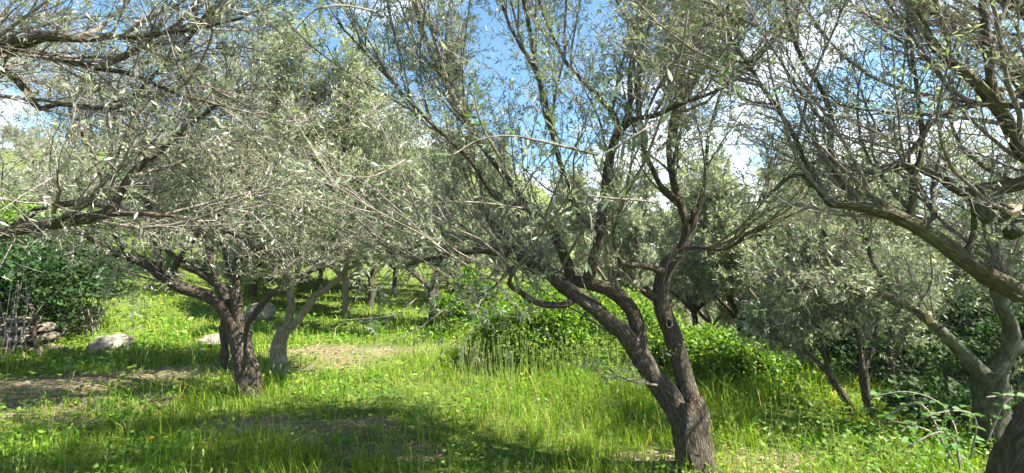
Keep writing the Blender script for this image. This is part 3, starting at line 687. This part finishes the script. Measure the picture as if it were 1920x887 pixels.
for i, (px, d) in enumerate(far_grove):
    x, y = at(px, d); place(i % 3, x, y, random.uniform(.85, 1.1) * (1 - .3 * float(sstep(700, 950, px))), random.uniform(0, 6.28), 'silvery olive packed among many others on the slope behind the meadow', 'silvery olives packed on the slope behind the meadow')
down = [(1140, 12.5), (1210, 14), (1300, 10.6), (1330, 13), (1385, 9.6), (1450, 12), (1500, 8.2), (1570, 10.5), (1640, 8.5), (1240, 17), (1400, 18), (1540, 16), (1700, 11), (1780, 8), (1850, 10.5), (1660, 15), (1160, 20), (1330, 23), (1480, 24), (1920, 8), (2000, 11), (1800, 15), (1250, 30), (1420, 32)]
for i, (px, d) in enumerate(down):
    x, y = at(px, d); place(i % 3, x, y, random.uniform(.62, .78) * (1 + .012 * d), random.uniform(0, 6.28), 'one of the silvery olives crowding the slope that falls away behind the green shrubs', 'silvery olives on the slope falling away behind the shrubs')

# ------------------------------------------------------------------ shrubs
def shrub(label, blobs, n, mt, leaf=(.04, .07), lw=(.55, .8), seed=1, group=None, name='shrub', cat='shrub', clump=.075, nclump=None, stems_n=40):
    r = np.random.default_rng(seed)
    b = np.array(blobs, float)        # x,y,z,rx,ry,rz
    base = b[:, :2].mean(0); zb = float(H(*base))
    root = empty(name, (base[0], base[1], zb), label, cat, group); inv = Matrix.Translation(-root.location)
    vol = (b[:, 3] * b[:, 4]) ** 1.0; k = r.choice(len(b), nclump or n // 34, p=vol / vol.sum())
    dv = norm(r.normal(size=(len(k), 3))); dv[:, 2] = np.where(dv[:, 2] < -.3, -dv[:, 2], dv[:, 2])
    rr = r.uniform(.62, 1.06, len(k)) * (1 + .12 * np.sin(dv[:, 0] * 7 + seed) * np.cos(dv[:, 1] * 6))
    cc = b[k, :3] + dv * b[k, 3:6] * rr[:, None]
    ki = r.integers(0, len(cc), n)
    out_d = dv[ki]
    p = cc[ki] + r.normal(size=(n, 3)) * clump * np.array((1, 1, .7))
    gz = H(p[:, 0], p[:, 1]); p[:, 2] = np.maximum(p[:, 2], gz + .03)
    d = norm(out_d * .7 + r.normal(size=(n, 3)) * .7 + np.array((0, 0, .15)))
    nr = norm(out_d * .5 + np.array((0, 0, .9)) + r.normal(size=(n, 3)) * .45)
    L_ = r.uniform(*leaf, n); v, f = leaves(p, d, nr, L_, L_ * r.uniform(*lw, n))
    o = new_mesh('foliage', v, f, mt, root, False, None, 'stuff'); o.matrix_parent_inverse = inv
    m_ = min(len(cc), stems_n * 6); s0 = b[k[:m_], :3].copy(); s0[:, 2] = H(s0[:, 0], s0[:, 1]); s0[:, :2] += r.normal(size=(m_, 2)) * .1
    t = np.linspace(0, 1, 5)[None, :, None]; P = s0[:, None] * (1 - t) + cc[:m_, None] * t + r.normal(size=(m_, 5, 3)) * .03 * (t > 0)
    v, f = tubes(Batch(P, np.linspace(.008, .003, 5)[None].repeat(m_, 0)), 3)
    o = new_mesh('stems', v, [f], M_twig, root, False, None, 'stuff'); o.matrix_parent_inverse = inv
    return root
def blob(px, py, d, rx, ry, rz):
    x, y, z, _ = W(px, py, d); return (x, y, z, rx, ry, rz)
shrub('large bright green shrub left of the leaning olive, in front of the grove', [blob(1010, 625, 6.7, .75, .6, .5), blob(1090, 605, 7.0, .8, .6, .6), blob(945, 640, 7.0, .5, .5, .45), blob(1050, 670, 6.5, .8, .5, .35), blob(1000, 585, 7.4, .6, .6, .45)], 30000, M_shrub, seed=2, leaf=(.035, .065))
shrub('bright green shrub seen between the forks of the leaning olive', [blob(1205, 640, 7.2, .55, .5, .5), blob(1165, 600, 7.6, .45, .5, .45), blob(1255, 665, 6.8, .45, .4, .35)], 14000, M_shrub, seed=3, leaf=(.04, .07))
shrub('low leafy green shrub right of the leaning olive, before the thicket', [blob(1345, 675, 6.0, .45, .4, .33), blob(1405, 690, 5.9, .4, .35, .28), blob(1300, 665, 6.4, .35, .4, .3), blob(1450, 720, 5.8, .3, .3, .2)], 18000, M_shrub, seed=4, leaf=(.035, .06))
shrub('dark evergreen thicket overgrowing the tumbled stone wall at the left', [blob(40, 520, 8.2, 1.5, 1., .75), blob(-60, 560, 7.6, 1.2, 1., .8), blob(110, 540, 8.4, .75, .8, .65), blob(170, 520, 8.8, .6, .7, .55), blob(30, 470, 9.0, 1.5, 1., .5), blob(20, 575, 7.6, 1.0, .5, .2), blob(-90, 560, 7.2, .9, .9, .7), blob(115, 600, 8.0, .35, .5, .45), blob(30, 515, 6.9, .8, .4, .3)], 27000, M_ivy, seed=5, leaf=(.05, .09), clump=.15)
shrub('bright yellow-green bush rising behind the dark evergreen thicket', [blob(60, 430, 11, 1.6, 1., .5), blob(-40, 420, 11, 1.2, 1., .7), blob(150, 445, 11, .8, .8, .35)], 12000, M_shrub, seed=6, leaf=(.07, .12), clump=.16)
shrub('leafy green undergrowth filling the shade under the thicket at the right', [blob(1720, 700, 6.2, 1., .7, .5), blob(1800, 650, 7., 1.2, .8, .9), blob(1900, 640, 6.5, 1., .8, .8), blob(1620, 690, 7.4, .9, .7, .5), blob(1780, 780, 4.6, .6, .5, .3), blob(1960, 700, 5.2, .7, .7, .7)], 20000, M_ivy, seed=7, leaf=(.05, .08))
shrub('small yellow-green shrub beside the pale trunk at the end of the sunny meadow', [blob(850, 600, 9.5, .45, .4, .5), blob(885, 560, 10, .5, .4, .6), blob(835, 640, 9., .35, .3, .3)], 7000, M_shrub, seed=8, leaf=(.06, .1))

# bramble: arching canes with large leaflets in threes (each leaf that can be picked out is its own part)
def big_leaf(name, p, d, nr, L, Wd, mt, parent, inv):
    d = norm(np.array(d, float)); s = norm(np.cross(d, nr)); u = np.cross(s, d)
    prof = [(0, 0), (.15, .32), (.4, .5), (.68, .38), (.88, .16), (1, 0)]
    V = [np.array(p) + d * L * a - u * L * .18 * a * a for a, _ in prof]
    V += [np.array(p) + d * L * a + s * Wd * b + u * Wd * .18 * (b > 0) - u * L * .18 * a * a for a, b in prof[1:-1]]
    V += [np.array(p) + d * L * a - s * Wd * b + u * Wd * .18 - u * L * .18 * a * a for a, b in prof[1:-1]]
    q = [(6, 7, 2, 1), (7, 8, 3, 2), (8, 9, 4, 3), (11, 10, 1, 2), (12, 11, 2, 3), (13, 12, 3, 4)]
    t = [(6, 1, 0), (1, 10, 0), (9, 5, 4), (5, 13, 4)]
    o = new_mesh(name, V, [np.array(t), np.array(q)], mt, parent, True); o.matrix_parent_inverse = inv
    return o
r = np.random.default_rng(77)
g0 = G(1790, 850)
br = empty('bramble', tuple(g0), 'bramble with arching canes and broad toothed leaves by the mossy trunk', 'bramble')
inv = Matrix.Translation(-br.location)
canes = [[(1800, 870, 3.0), (1790, 800, 3.1), (1760, 755, 3.2), (1700, 735, 3.3), (1630, 745, 3.4)],
         [(1820, 860, 3.0), (1830, 790, 2.9), (1800, 770, 2.8), (1740, 780, 2.8), (1690, 810, 2.8)],
         [(1790, 870, 2.8), (1760, 820, 2.7), (1720, 800, 2.7), (1670, 790, 2.8)],
         [(1850, 830, 3.3), (1880, 760, 3.3), (1900, 740, 3.3), (1850, 745, 3.3)],
         [(1800, 880, 2.6), (1790, 830, 2.6), (1760, 810, 2.5), (1700, 840, 2.5)],
         [(1780, 860, 3.4), (1740, 770, 3.6), (1700, 760, 3.8), (1640, 800, 3.9)]]
for cn in canes:
    pts = resample([W(a, b, d, 1.6) for a, b, d in cn], .05)
    o = limb_mesh('cane', pts, 5, M_twig, br, gnarl=.02, ridge=0); o.matrix_parent_inverse = inv
    for j in range(3, len(pts), 2):
        for s in range(3):
            a = r.uniform(0, 6.28); d = np.array((math.cos(a), math.sin(a), r.uniform(-.2, .3)))
            L_ = r.uniform(.04, .075)
            big_leaf('leaf', pts[j, :3] + r.normal(size=3) * .015, d, norm(np.array((0, -.2, 1)) + r.normal(size=3) * .35), L_, L_ * .72, M_bramble, br, inv)

# leafy shoots of the leaning olive that reach towards the camera, each leaf its own
inv_m = Matrix.Translation(-main.location)
def sprig(pts, nl, L, parent, inv, r, mt=M_olive_near):
    p = resample([W(a, b, d, rr) for a, b, d, rr in pts], .02)
    o = limb_mesh('shoot', p, 6, M_branch, parent, gnarl=.02, ridge=0); o.matrix_parent_inverse = inv
    T = norm(np.gradient(p[:, :3], axis=0))
    ii = np.linspace(len(p) * .25, len(p) - 1, nl).astype(int)
    P_, D_, N_ = [], [], []
    for j in ii:
        for s in (-1, 1):
            if r.random() < .15: continue
            rad = r.normal(size=3); rad -= T[j] * rad.dot(T[j]); rad /= np.linalg.norm(rad)
            P_.append(p[j, :3]); D_.append(T[j] * r.uniform(.5, 1) + rad * .75 * s); N_.append(np.array((0, -.5, .8)) + r.normal(size=3) * .5)
    n = len(P_); l_ = r.uniform(*L, n)
    v, f = leaves(np.array(P_), norm(np.array(D_)), norm(np.array(N_)), l_, l_ * r.uniform(.17, .25, n), True)
    for i in range(n):
        o = new_mesh('leaf', v[i * 6:(i + 1) * 6], [np.array([(0, 1, 2), (3, 5, 4)]), np.array([(1, 3, 4, 2)])], mt, parent, False); o.matrix_parent_inverse = inv
r = np.random.default_rng(5)
SPR = [[(1230, 380, 1.6, 3), (1190, 375, 1.4, 2.5), (1150, 372, 1.25, 2), (1100, 366, 1.15, 1.6)],
       [(1120, 290, 1.7, 3), (1030, 268, 1.4, 2.5), (960, 255, 1.3, 2), (900, 262, 1.25, 1.6), (850, 290, 1.2, 1.2)],
       [(940, 300, 1.5, 3), (910, 250, 1.35, 2.5), (895, 210, 1.3, 2), (890, 180, 1.3, 1.5)],
       [(1050, 270, 1.6, 3), (1035, 230, 1.4, 2), (1020, 195, 1.35, 1.5)],
       [(1150, 400, 1.5, 3), (1200, 320, 1.35, 3), (1240, 220, 1.25, 2.6), (1275, 110, 1.2, 2.2), (1290, 20, 1.2, 1.8)],
       [(1230, 230, 1.3, 2), (1180, 260, 1.25, 2), (1130, 290, 1.2, 1.2)],
       [(1360, 60, 1.3, 2), (1365, 100, 1.25, 1.4), (1375, 160, 1.2, 1)],
       [(1010, 430, 1.8, 2), (1090, 380, 1.5, 2), (1110, 440, 1.4, 1.4), (1100, 490, 1.4, 1)],
       [(905, 560, 2.7, 1.6), (850, 570, 2.6, 1.3), (780, 620, 2.5, 1), (730, 640, 2.45, .8), (680, 655, 2.4, .6)],
       [(850, 570, 2.6, 1.2), (820, 620, 2.6, .9), (835, 665, 2.55, .6)],
       [(780, 560, 2.7, 1.2), (740, 590, 2.6, .9), (650, 600, 2.5, .6)],
       [(880, 560, 2.7, 1.2), (900, 610, 2.6, .9), (840, 650, 2.5, .6), (800, 700, 2.5, .4)],
       [(980, 390, 1.9, 2), (900, 380, 1.6, 2), (820, 380, 1.5, 1.4), (770, 400, 1.5, 1)],
       [(700, 20, 1.6, 2), (640, 10, 1.4, 2), (590, 20, 1.3, 1.4), (550, 60, 1.3, 1)],
       [(760, 300, 1.9, 2), (700, 330, 1.7, 1.6), (640, 330, 1.6, 1.2)]]
for s_ in SPR: sprig(s_, 9 if s_[0][2] < 2.4 else 8, (.034, .056) if s_[0][2] < 2.4 else (.03, .048), main, inv_m, r)

# ------------------------------------------------------------------ rocks
def rock(label, x, y, s, mt, seed, name='boulder', rz=0, sink=.25, cat='boulder', group=None, z=None, parent=None):
    r = np.random.default_rng(seed)
    nu, nv = 18, 11
    th = np.linspace(0, 2 * math.pi, nu, endpoint=False); ph = np.linspace(.05, math.pi - .05, nv)
    PH, TH = np.meshgrid(ph, th, indexing='ij')
    d = np.stack([np.sin(PH) * np.cos(TH), np.sin(PH) * np.sin(TH), np.cos(PH)], -1)
    d = np.sign(d) * np.abs(d) ** .8; d = norm(d) * (np.abs(norm(d)).max(-1, keepdims=True) ** -.35)
    for k in range(9):
        a = norm(r.normal(size=3)); d = d + (.09 / (1 + k * .3)) * np.sin((d @ a) * (3 + 1.6 * k) + r.uniform(0, 6))[..., None] * norm(d)
    V = d * np.array(s); c, sn = math.cos(rz), math.sin(rz)
    V = np.stack([V[..., 0] * c - V[..., 1] * sn, V[..., 0] * sn + V[..., 1] * c, V[..., 2]], -1).reshape(-1, 3)
    idx = np.arange(nu * nv).reshape(nv, nu); a = idx[:-1]; b = idx[1:]
    q = np.stack([a, b, np.roll(b, -1, 1), np.roll(a, -1, 1)], -1).reshape(-1, 4)
    caps = np.array([(nv - 1) * nu + i for i in range(nu)]); top = idx[0]
    faces = [q, np.array([(top[0], top[i], top[i + 1]) for i in range(1, nu - 1)]), np.array([(caps[0], caps[i + 1], caps[i]) for i in range(1, nu - 1)])]
    o = new_mesh(name, V, faces, mt, parent, False)
    o.location = (x, y, (float(H(x, y)) if z is None else z) + s[2] * (1 - 2 * sink) * (z is None))
    if parent is None: tag(o, label, cat, group)
    return o
g = G(207, 655); rock('long pale boulder lying in the grass between the stone wall and the olive', g[0], g[1], (.30, .2, .15), M_rock, 1, rz=.3)
g = G(183, 662); rock('small rust-stained stone touching the left end of the long pale boulder', g[0], g[1], (.1, .09, .07), M_stone, 2)
g = G(410, 648); rock('flat pale boulder half hidden behind the stout olive trunk', g[0], g[1], (.3, .25, .13), M_rock, 3)
g = G(490, 606); rock('upright pale boulder seen between the stout olive and the slender Y-shaped one', g[0], g[1], (.3, .25, .3), M_rock, 4)
g = G(135, 600); rock('pinkish stone at the foot of the evergreen thicket in the sun', g[0], g[1], (.4, .3, .2), M_rock, 5)
g = G(160, 596); rock('low white stone right of the pinkish stone by the evergreen thicket', g[0], g[1], (.3, .2, .12), M_rock, 6)

# tumbled dry-stone wall, each stone a part
D = 7.3
wx, wy, wz, _ = W(40, 660, D)
wall = empty('stone_wall', (wx, wy, float(H(wx, wy))), 'tumbled dry-stone wall of flat stones in the shade of the evergreen thicket', 'stone wall')
inv = Matrix.Translation(-wall.location)
ST = [(40, 616, .22, .07), (38, 634, .24, .08), (40, 650, .22, .055), (35, 670, .2, .1), (5, 625, .14, .14), (0, 650, .16, .1), (82, 614, .08, .06), (84, 632, .09, .06), (80, 655, .1, .08), (-30, 632, .22, .1), (-32, 655, .24, .09), (-60, 620, .18, .09), (45, 600, .2, .06), (-10, 604, .2, .07), (70, 675, .12, .06), (-35, 676, .25, .08), (-70, 650, .2, .1), (100, 660, .1, .08)]
for i, (px, py, sx, sz) in enumerate(ST):
    x, y, z, _ = W(px, py, D)
    o = rock(None, x, y, (sx, .2, sz), M_stone, 30 + i, name='stone', rz=random.uniform(-.25, .25), z=z, parent=wall)
    o.matrix_parent_inverse = inv
# old root clutching the wall
pts = resample([W(40, 555, D - .15, 2.5), W(58, 575, D - .25, 3.5), W(66, 600, D - .28, 3), W(64, 630, D - .28, 3), W(74, 668, D - .25, 4)], .05)
o = limb_mesh('ivy_stem', pts, 8, M_bark, wall); o.matrix_parent_inverse = inv

# ------------------------------------------------------------------ grass
def blades(x, y, h, wd, lean, rg, segs=2):
    n = len(x); z = H(x, y) - .01
    a = rg.uniform(0, 2 * math.pi, n)
    s = np.stack([np.cos(a), np.sin(a), np.zeros(n)], -1); f = np.stack([-np.sin(a), np.cos(a), np.zeros(n)], -1)
    p = np.stack([x, y, z], -1); h = h[:, None]; wd = wd[:, None]; lean = lean[:, None]
    up = np.array((0, 0, 1.))
    m1 = p + up * h * .5 + f * h * lean * .25
    tip = p + up * h * (1 - .35 * lean) + f * h * lean
    m1 = m1 + s * rg.normal(size=(n, 1)) * h * .06; tip = tip + s * rg.normal(size=(n, 1)) * h * .15
    V = np.stack([p - s * wd * .5, p + s * wd * .5, m1 + s * wd * .42, m1 - s * wd * .42, tip], 1)
    i = np.arange(n)[:, None] * 5
    return V.reshape(-1, 3), np.hstack([i, i + 1, i + 2, i + 3]), np.hstack([i + 3, i + 2, i + 4])
rg = np.random.default_rng(21)
def scatter(n, d0, d1, power=1.):
    uu = rg.uniform(0, 1, n); d = d0 * (d1 / d0) ** (uu ** power)
    px = rg.uniform(-260, 2180, n); return (px - 960) / F * d, d
x, y = scatter(192000, 1.9, 30, 1.15)
# clump: pull some blades towards tuft centres
cx = np.round(x * 5 + vnoise(x * 9, y * 9)) / 5; cy = np.round(y * 5 + vnoise(y * 9, x * 9, 4)) / 5
pull = rg.uniform(0, .55, len(x)); x = x * (1 - pull) + cx * pull; y = y * (1 - pull) + cy * pull
dr = dirt(x, y); patch = sstep(-.9, .5, vnoise(x * 1.7, y * 1.7, 8) + .4 * vnoise(x * 5, y * 5, 1))
keep = rg.uniform(size=len(x)) > dr * .84 + (1 - patch) * .35
x, y, patch, dr = x[keep], y[keep], patch[keep], dr[keep]
dist = np.hypot(x, y)
pxx = x / y * F + 960
tallz = np.clip(sstep(750, 1000, pxx) * sstep(4.0, 5.2, y) * sstep(9, 7, y) + .6 * sstep(1250, 1450, pxx) * sstep(2.6, 3.4, y), 0, 1)
tallz = tallz * sstep(-1.1, .7, vnoise(x * 2.4 + 3, y * 3.1, 4) + .6 * vnoise(x * 7, y * 6, 7))
h = rg.gamma(5, .024, len(x)) * (.65 + .7 * patch) * (1 + .9 * tallz) * (1 - .5 * dr)
h = np.clip(h * .88, .03, .5) * (1 + .012 * dist)
wd = rg.uniform(.0022, .0062, len(x)) * np.clip(dist / 3.4, .75, 5)
v, q, t = blades(x, y, h, wd, rg.uniform(.1, .9, len(x)), rg)
# foreground shade falls from the olives' crowns and the added overhead limbs
grass = new_mesh('grass', v, [q, t], M_grass, None, False, None, 'stuff'); tag(grass, 'lush green spring grass covering the ground between the olive trees', 'grass')

# low broad-leaved weeds
x, y = scatter(52000, 1.9, 14, 1.0)
pt = vnoise(x * 2.3, y * 2.3, 6) + .5 * vnoise(x * 6, y * 6, 2); pxx = x / y * F + 960
k = (pt > -.2 - .8 * sstep(1300, 1500, pxx)) & (rg.uniform(size=len(x)) > dirt(x, y) * .8); x, y = x[k], y[k]
n = len(x); a = rg.uniform(0, 6.28, n)
p = np.stack([x, y, H(x, y) + rg.uniform(.01, .13, n) * (1 + .5 * sstep(1300, 1500, x / y * F + 960))], -1)
d = np.stack([np.cos(a), np.sin(a), rg.uniform(-.1, .7, n)], -1)
l_ = rg.uniform(.018, .05, n) * np.clip(np.hypot(x, y) / 4, .8, 3)
v, f = leaves(p, d, norm(np.array((0, 0, 1.)) + rg.normal(size=(n, 3)) * .35), l_, l_ * rg.uniform(.4, .75, n))
o = new_mesh('weeds', v, f, M_weed, None, False, None, 'stuff'); tag(o, 'low broad-leaved weeds mixed into the grass', 'weeds')

# dry leaves and straw on bare patches
x, y = scatter(110000, 1.9, 12, 1.0)
k = rg.uniform(size=len(x)) < dirt(x, y) * .9 + .06; x, y = x[k], y[k]; n = len(x); a = rg.uniform(0, 6.28, n)
p = np.stack([x, y, H(x, y) + rg.uniform(.003, .02, n)], -1); d = np.stack([np.cos(a), np.sin(a), rg.uniform(-.05, .25, n)], -1)
l_ = rg.uniform(.02, .06, n); v, f = leaves(p, d, norm(np.array((0, 0, 1.)) + rg.normal(size=(n, 3)) * .3), l_, l_ * rg.uniform(.1, .4, n))
o = new_mesh('leaf_litter', v, f, M_litter, None, False, None, 'stuff'); tag(o, 'dry brown olive leaves and straw littering the bare soil patches', 'leaf litter')

# clods and pebbles on the bare soil
x, y = scatter(30000, 1.9, 10, 1.0); k = rg.uniform(size=len(x)) < dirt(x, y) * .5; x, y = x[k][:2600], y[k][:2600]; n = len(x)
oc = np.array([(1, 0, 0), (0, 1, 0), (-1, 0, 0), (0, -1, 0), (0, 0, 1), (0, 0, -.6)], float)
sz = rg.gamma(2.2, .006, n)[:, None, None]
V = oc[None] * sz * rg.uniform(.6, 1.3, (n, 6, 1)); a = rg.uniform(0, 6.28, n)[:, None]
V = np.stack([V[..., 0] * np.cos(a) - V[..., 1] * np.sin(a), V[..., 0] * np.sin(a) + V[..., 1] * np.cos(a), V[..., 2]], -1) + np.stack([x, y, H(x, y) + .002], -1)[:, None]
tf = np.array([(0, 1, 4), (1, 2, 4), (2, 3, 4), (3, 0, 4), (1, 0, 5), (2, 1, 5), (3, 2, 5), (0, 3, 5)])
f = (np.arange(n)[:, None, None] * 6 + tf[None]).reshape(-1, 3)
o = new_mesh('soil_clods', V.reshape(-1, 3), [f], M_stone, None, False, None, 'stuff'); tag(o, 'small clods and pebbles on the bare soil patches', 'pebbles')

# tall flowering grass before the shrub
n = 800
px = rg.uniform(860, 1200, n); d = rg.uniform(4.9, 6.6, n)
far_ = np.arange(n) >= 300; px[far_] = rg.uniform(-100, 1950, far_.sum()); d[far_] = rg.uniform(2.4, 9, far_.sum())
x = (px - 960) / F * d; y = d
h = rg.uniform(.35, .62, n) * np.where(far_, .7, 1); lean = rg.normal(size=(n, 2)) * .12
p0 = np.stack([x, y, H(x, y)], -1); tip = p0 + np.stack([lean[:, 0] * h, lean[:, 1] * h, h], -1)
t = np.linspace(0, 1, 4)[None, :, None]; P = p0[:, None] * (1 - t) + tip[:, None] * t + np.stack([lean[:, 0] * 0, lean[:, 1] * 0, h * 0], -1)[:, None]
v1, f1 = tubes(Batch(P, np.full((n, 4), .0014)), 3)
m_ = 14; pp = np.repeat(tip, m_, 0) + np.repeat(norm(tip - p0), m_, 0) * rg.uniform(-.09, .01, (n * m_, 1)); dd = norm(np.array((0, 0, 1.)) + rg.normal(size=(n * m_, 3)) * .35)
l_ = rg.uniform(.012, .03, n * m_); v2, f2 = leaves(pp, dd, rg.normal(size=(n * m_, 3)), l_, l_ * .3)
o = new_mesh('tall_grass', np.vstack([v1, v2]), [f1, f2[0] + len(v1)], M_seed, None, False, None, 'stuff'); tag(o, 'tall pale flowering grass heads standing before the large green shrub', 'tall grass')

# ------------------------------------------------------------------ dandelions
def plain(name, c, rough=.6):
    m, n = mat(name); p = N(n, 'ShaderNodeBsdfPrincipled'); p.inputs['Roughness'].default_value = rough
    t = N(n, 'ShaderNodeTexCoord'); nz = N(n, 'ShaderNodeTexNoise'); nz.inputs['Scale'].default_value = 90; n.links.new(t.outputs['Object'], nz.inputs[0])
    cc = ramp(n, nz.outputs[0], [(.3, tuple(q * .75 for q in c)), (.7, c)]); n.links.new(cc, p.inputs['Base Color'])
    o = N(n, 'ShaderNodeOutputMaterial'); n.links.new(p.outputs[0], o.inputs[0]); return m
M_yel = plain('yellow_petals', (.8, .55, .02)); M_stem = plain('green_stem', (.12, .22, .04))
fl = [(284, 822, 'yellow dandelion in the lower left grass, the nearest of the left three'), (366, 774, 'yellow dandelion left of the paired one below the stout olive'), (403, 770, 'yellow dandelion just right of its twin below the stout olive'), (770, 833, 'single yellow dandelion on a slanting stalk in the lower middle grass')]
for i, (px, py, lab) in enumerate(fl):
    dd_ = float(G(px, py + 32)[1]); hx, hy, hz, _ = W(px, py, dd_)
    root = empty('dandelion', (hx, hy, float(H(hx, hy))), lab, 'dandelion', 'yellow dandelions in the grass'); iv = Matrix.Translation(-root.location)
    sl_ = .12 if i == 3 else .02
    o = limb_mesh('stalk', resample([(hx - sl_, hy, float(H(hx, hy)) - .01, .002), (hx - sl_ * .5, hy, (hz + float(H(hx, hy))) / 2, .002), (hx, hy, hz, .002)], .02), 5, M_stem, root, gnarl=0, ridge=0); o.matrix_parent_inverse = iv
    m_ = 46; a = rg.uniform(0, 6.28, m_); el = rg.uniform(.05, 1.2, m_)
    d = np.stack([np.cos(a) * np.cos(el), np.sin(a) * np.cos(el), np.sin(el)], -1); l_ = rg.uniform(.012, .019, m_)
    v, f = leaves(np.tile((hx, hy, hz), (m_, 1)), d, norm(np.cross(d, rg.normal(size=(m_, 3)))), l_, l_ * .4)
    o = new_mesh('flower_head', v, f, M_yel, root, False); o.matrix_parent_inverse = iv

# ------------------------------------------------------------------ air
m, n = mat('thin_haze')
pv = N(n, 'ShaderNodeVolumePrincipled'); pv.inputs['Density'].default_value = .0006; pv.inputs['Color'].default_value = (.93, .96, 1, 1)
pv.inputs['Anisotropy'].default_value = .3
o = N(n, 'ShaderNodeOutputMaterial'); n.links.new(pv.outputs[0], o.inputs['Volume'])
V = [(a, b, c) for a in (-430, 430) for b in (-65, 660) for c in (-40, 64)]
hz = new_mesh('haze', V, [np.array([(0, 1, 3, 2), (4, 6, 7, 5), (0, 4, 5, 1), (2, 3, 7, 6), (0, 2, 6, 4), (1, 5, 7, 3)])], m, None, False, None, 'stuff')
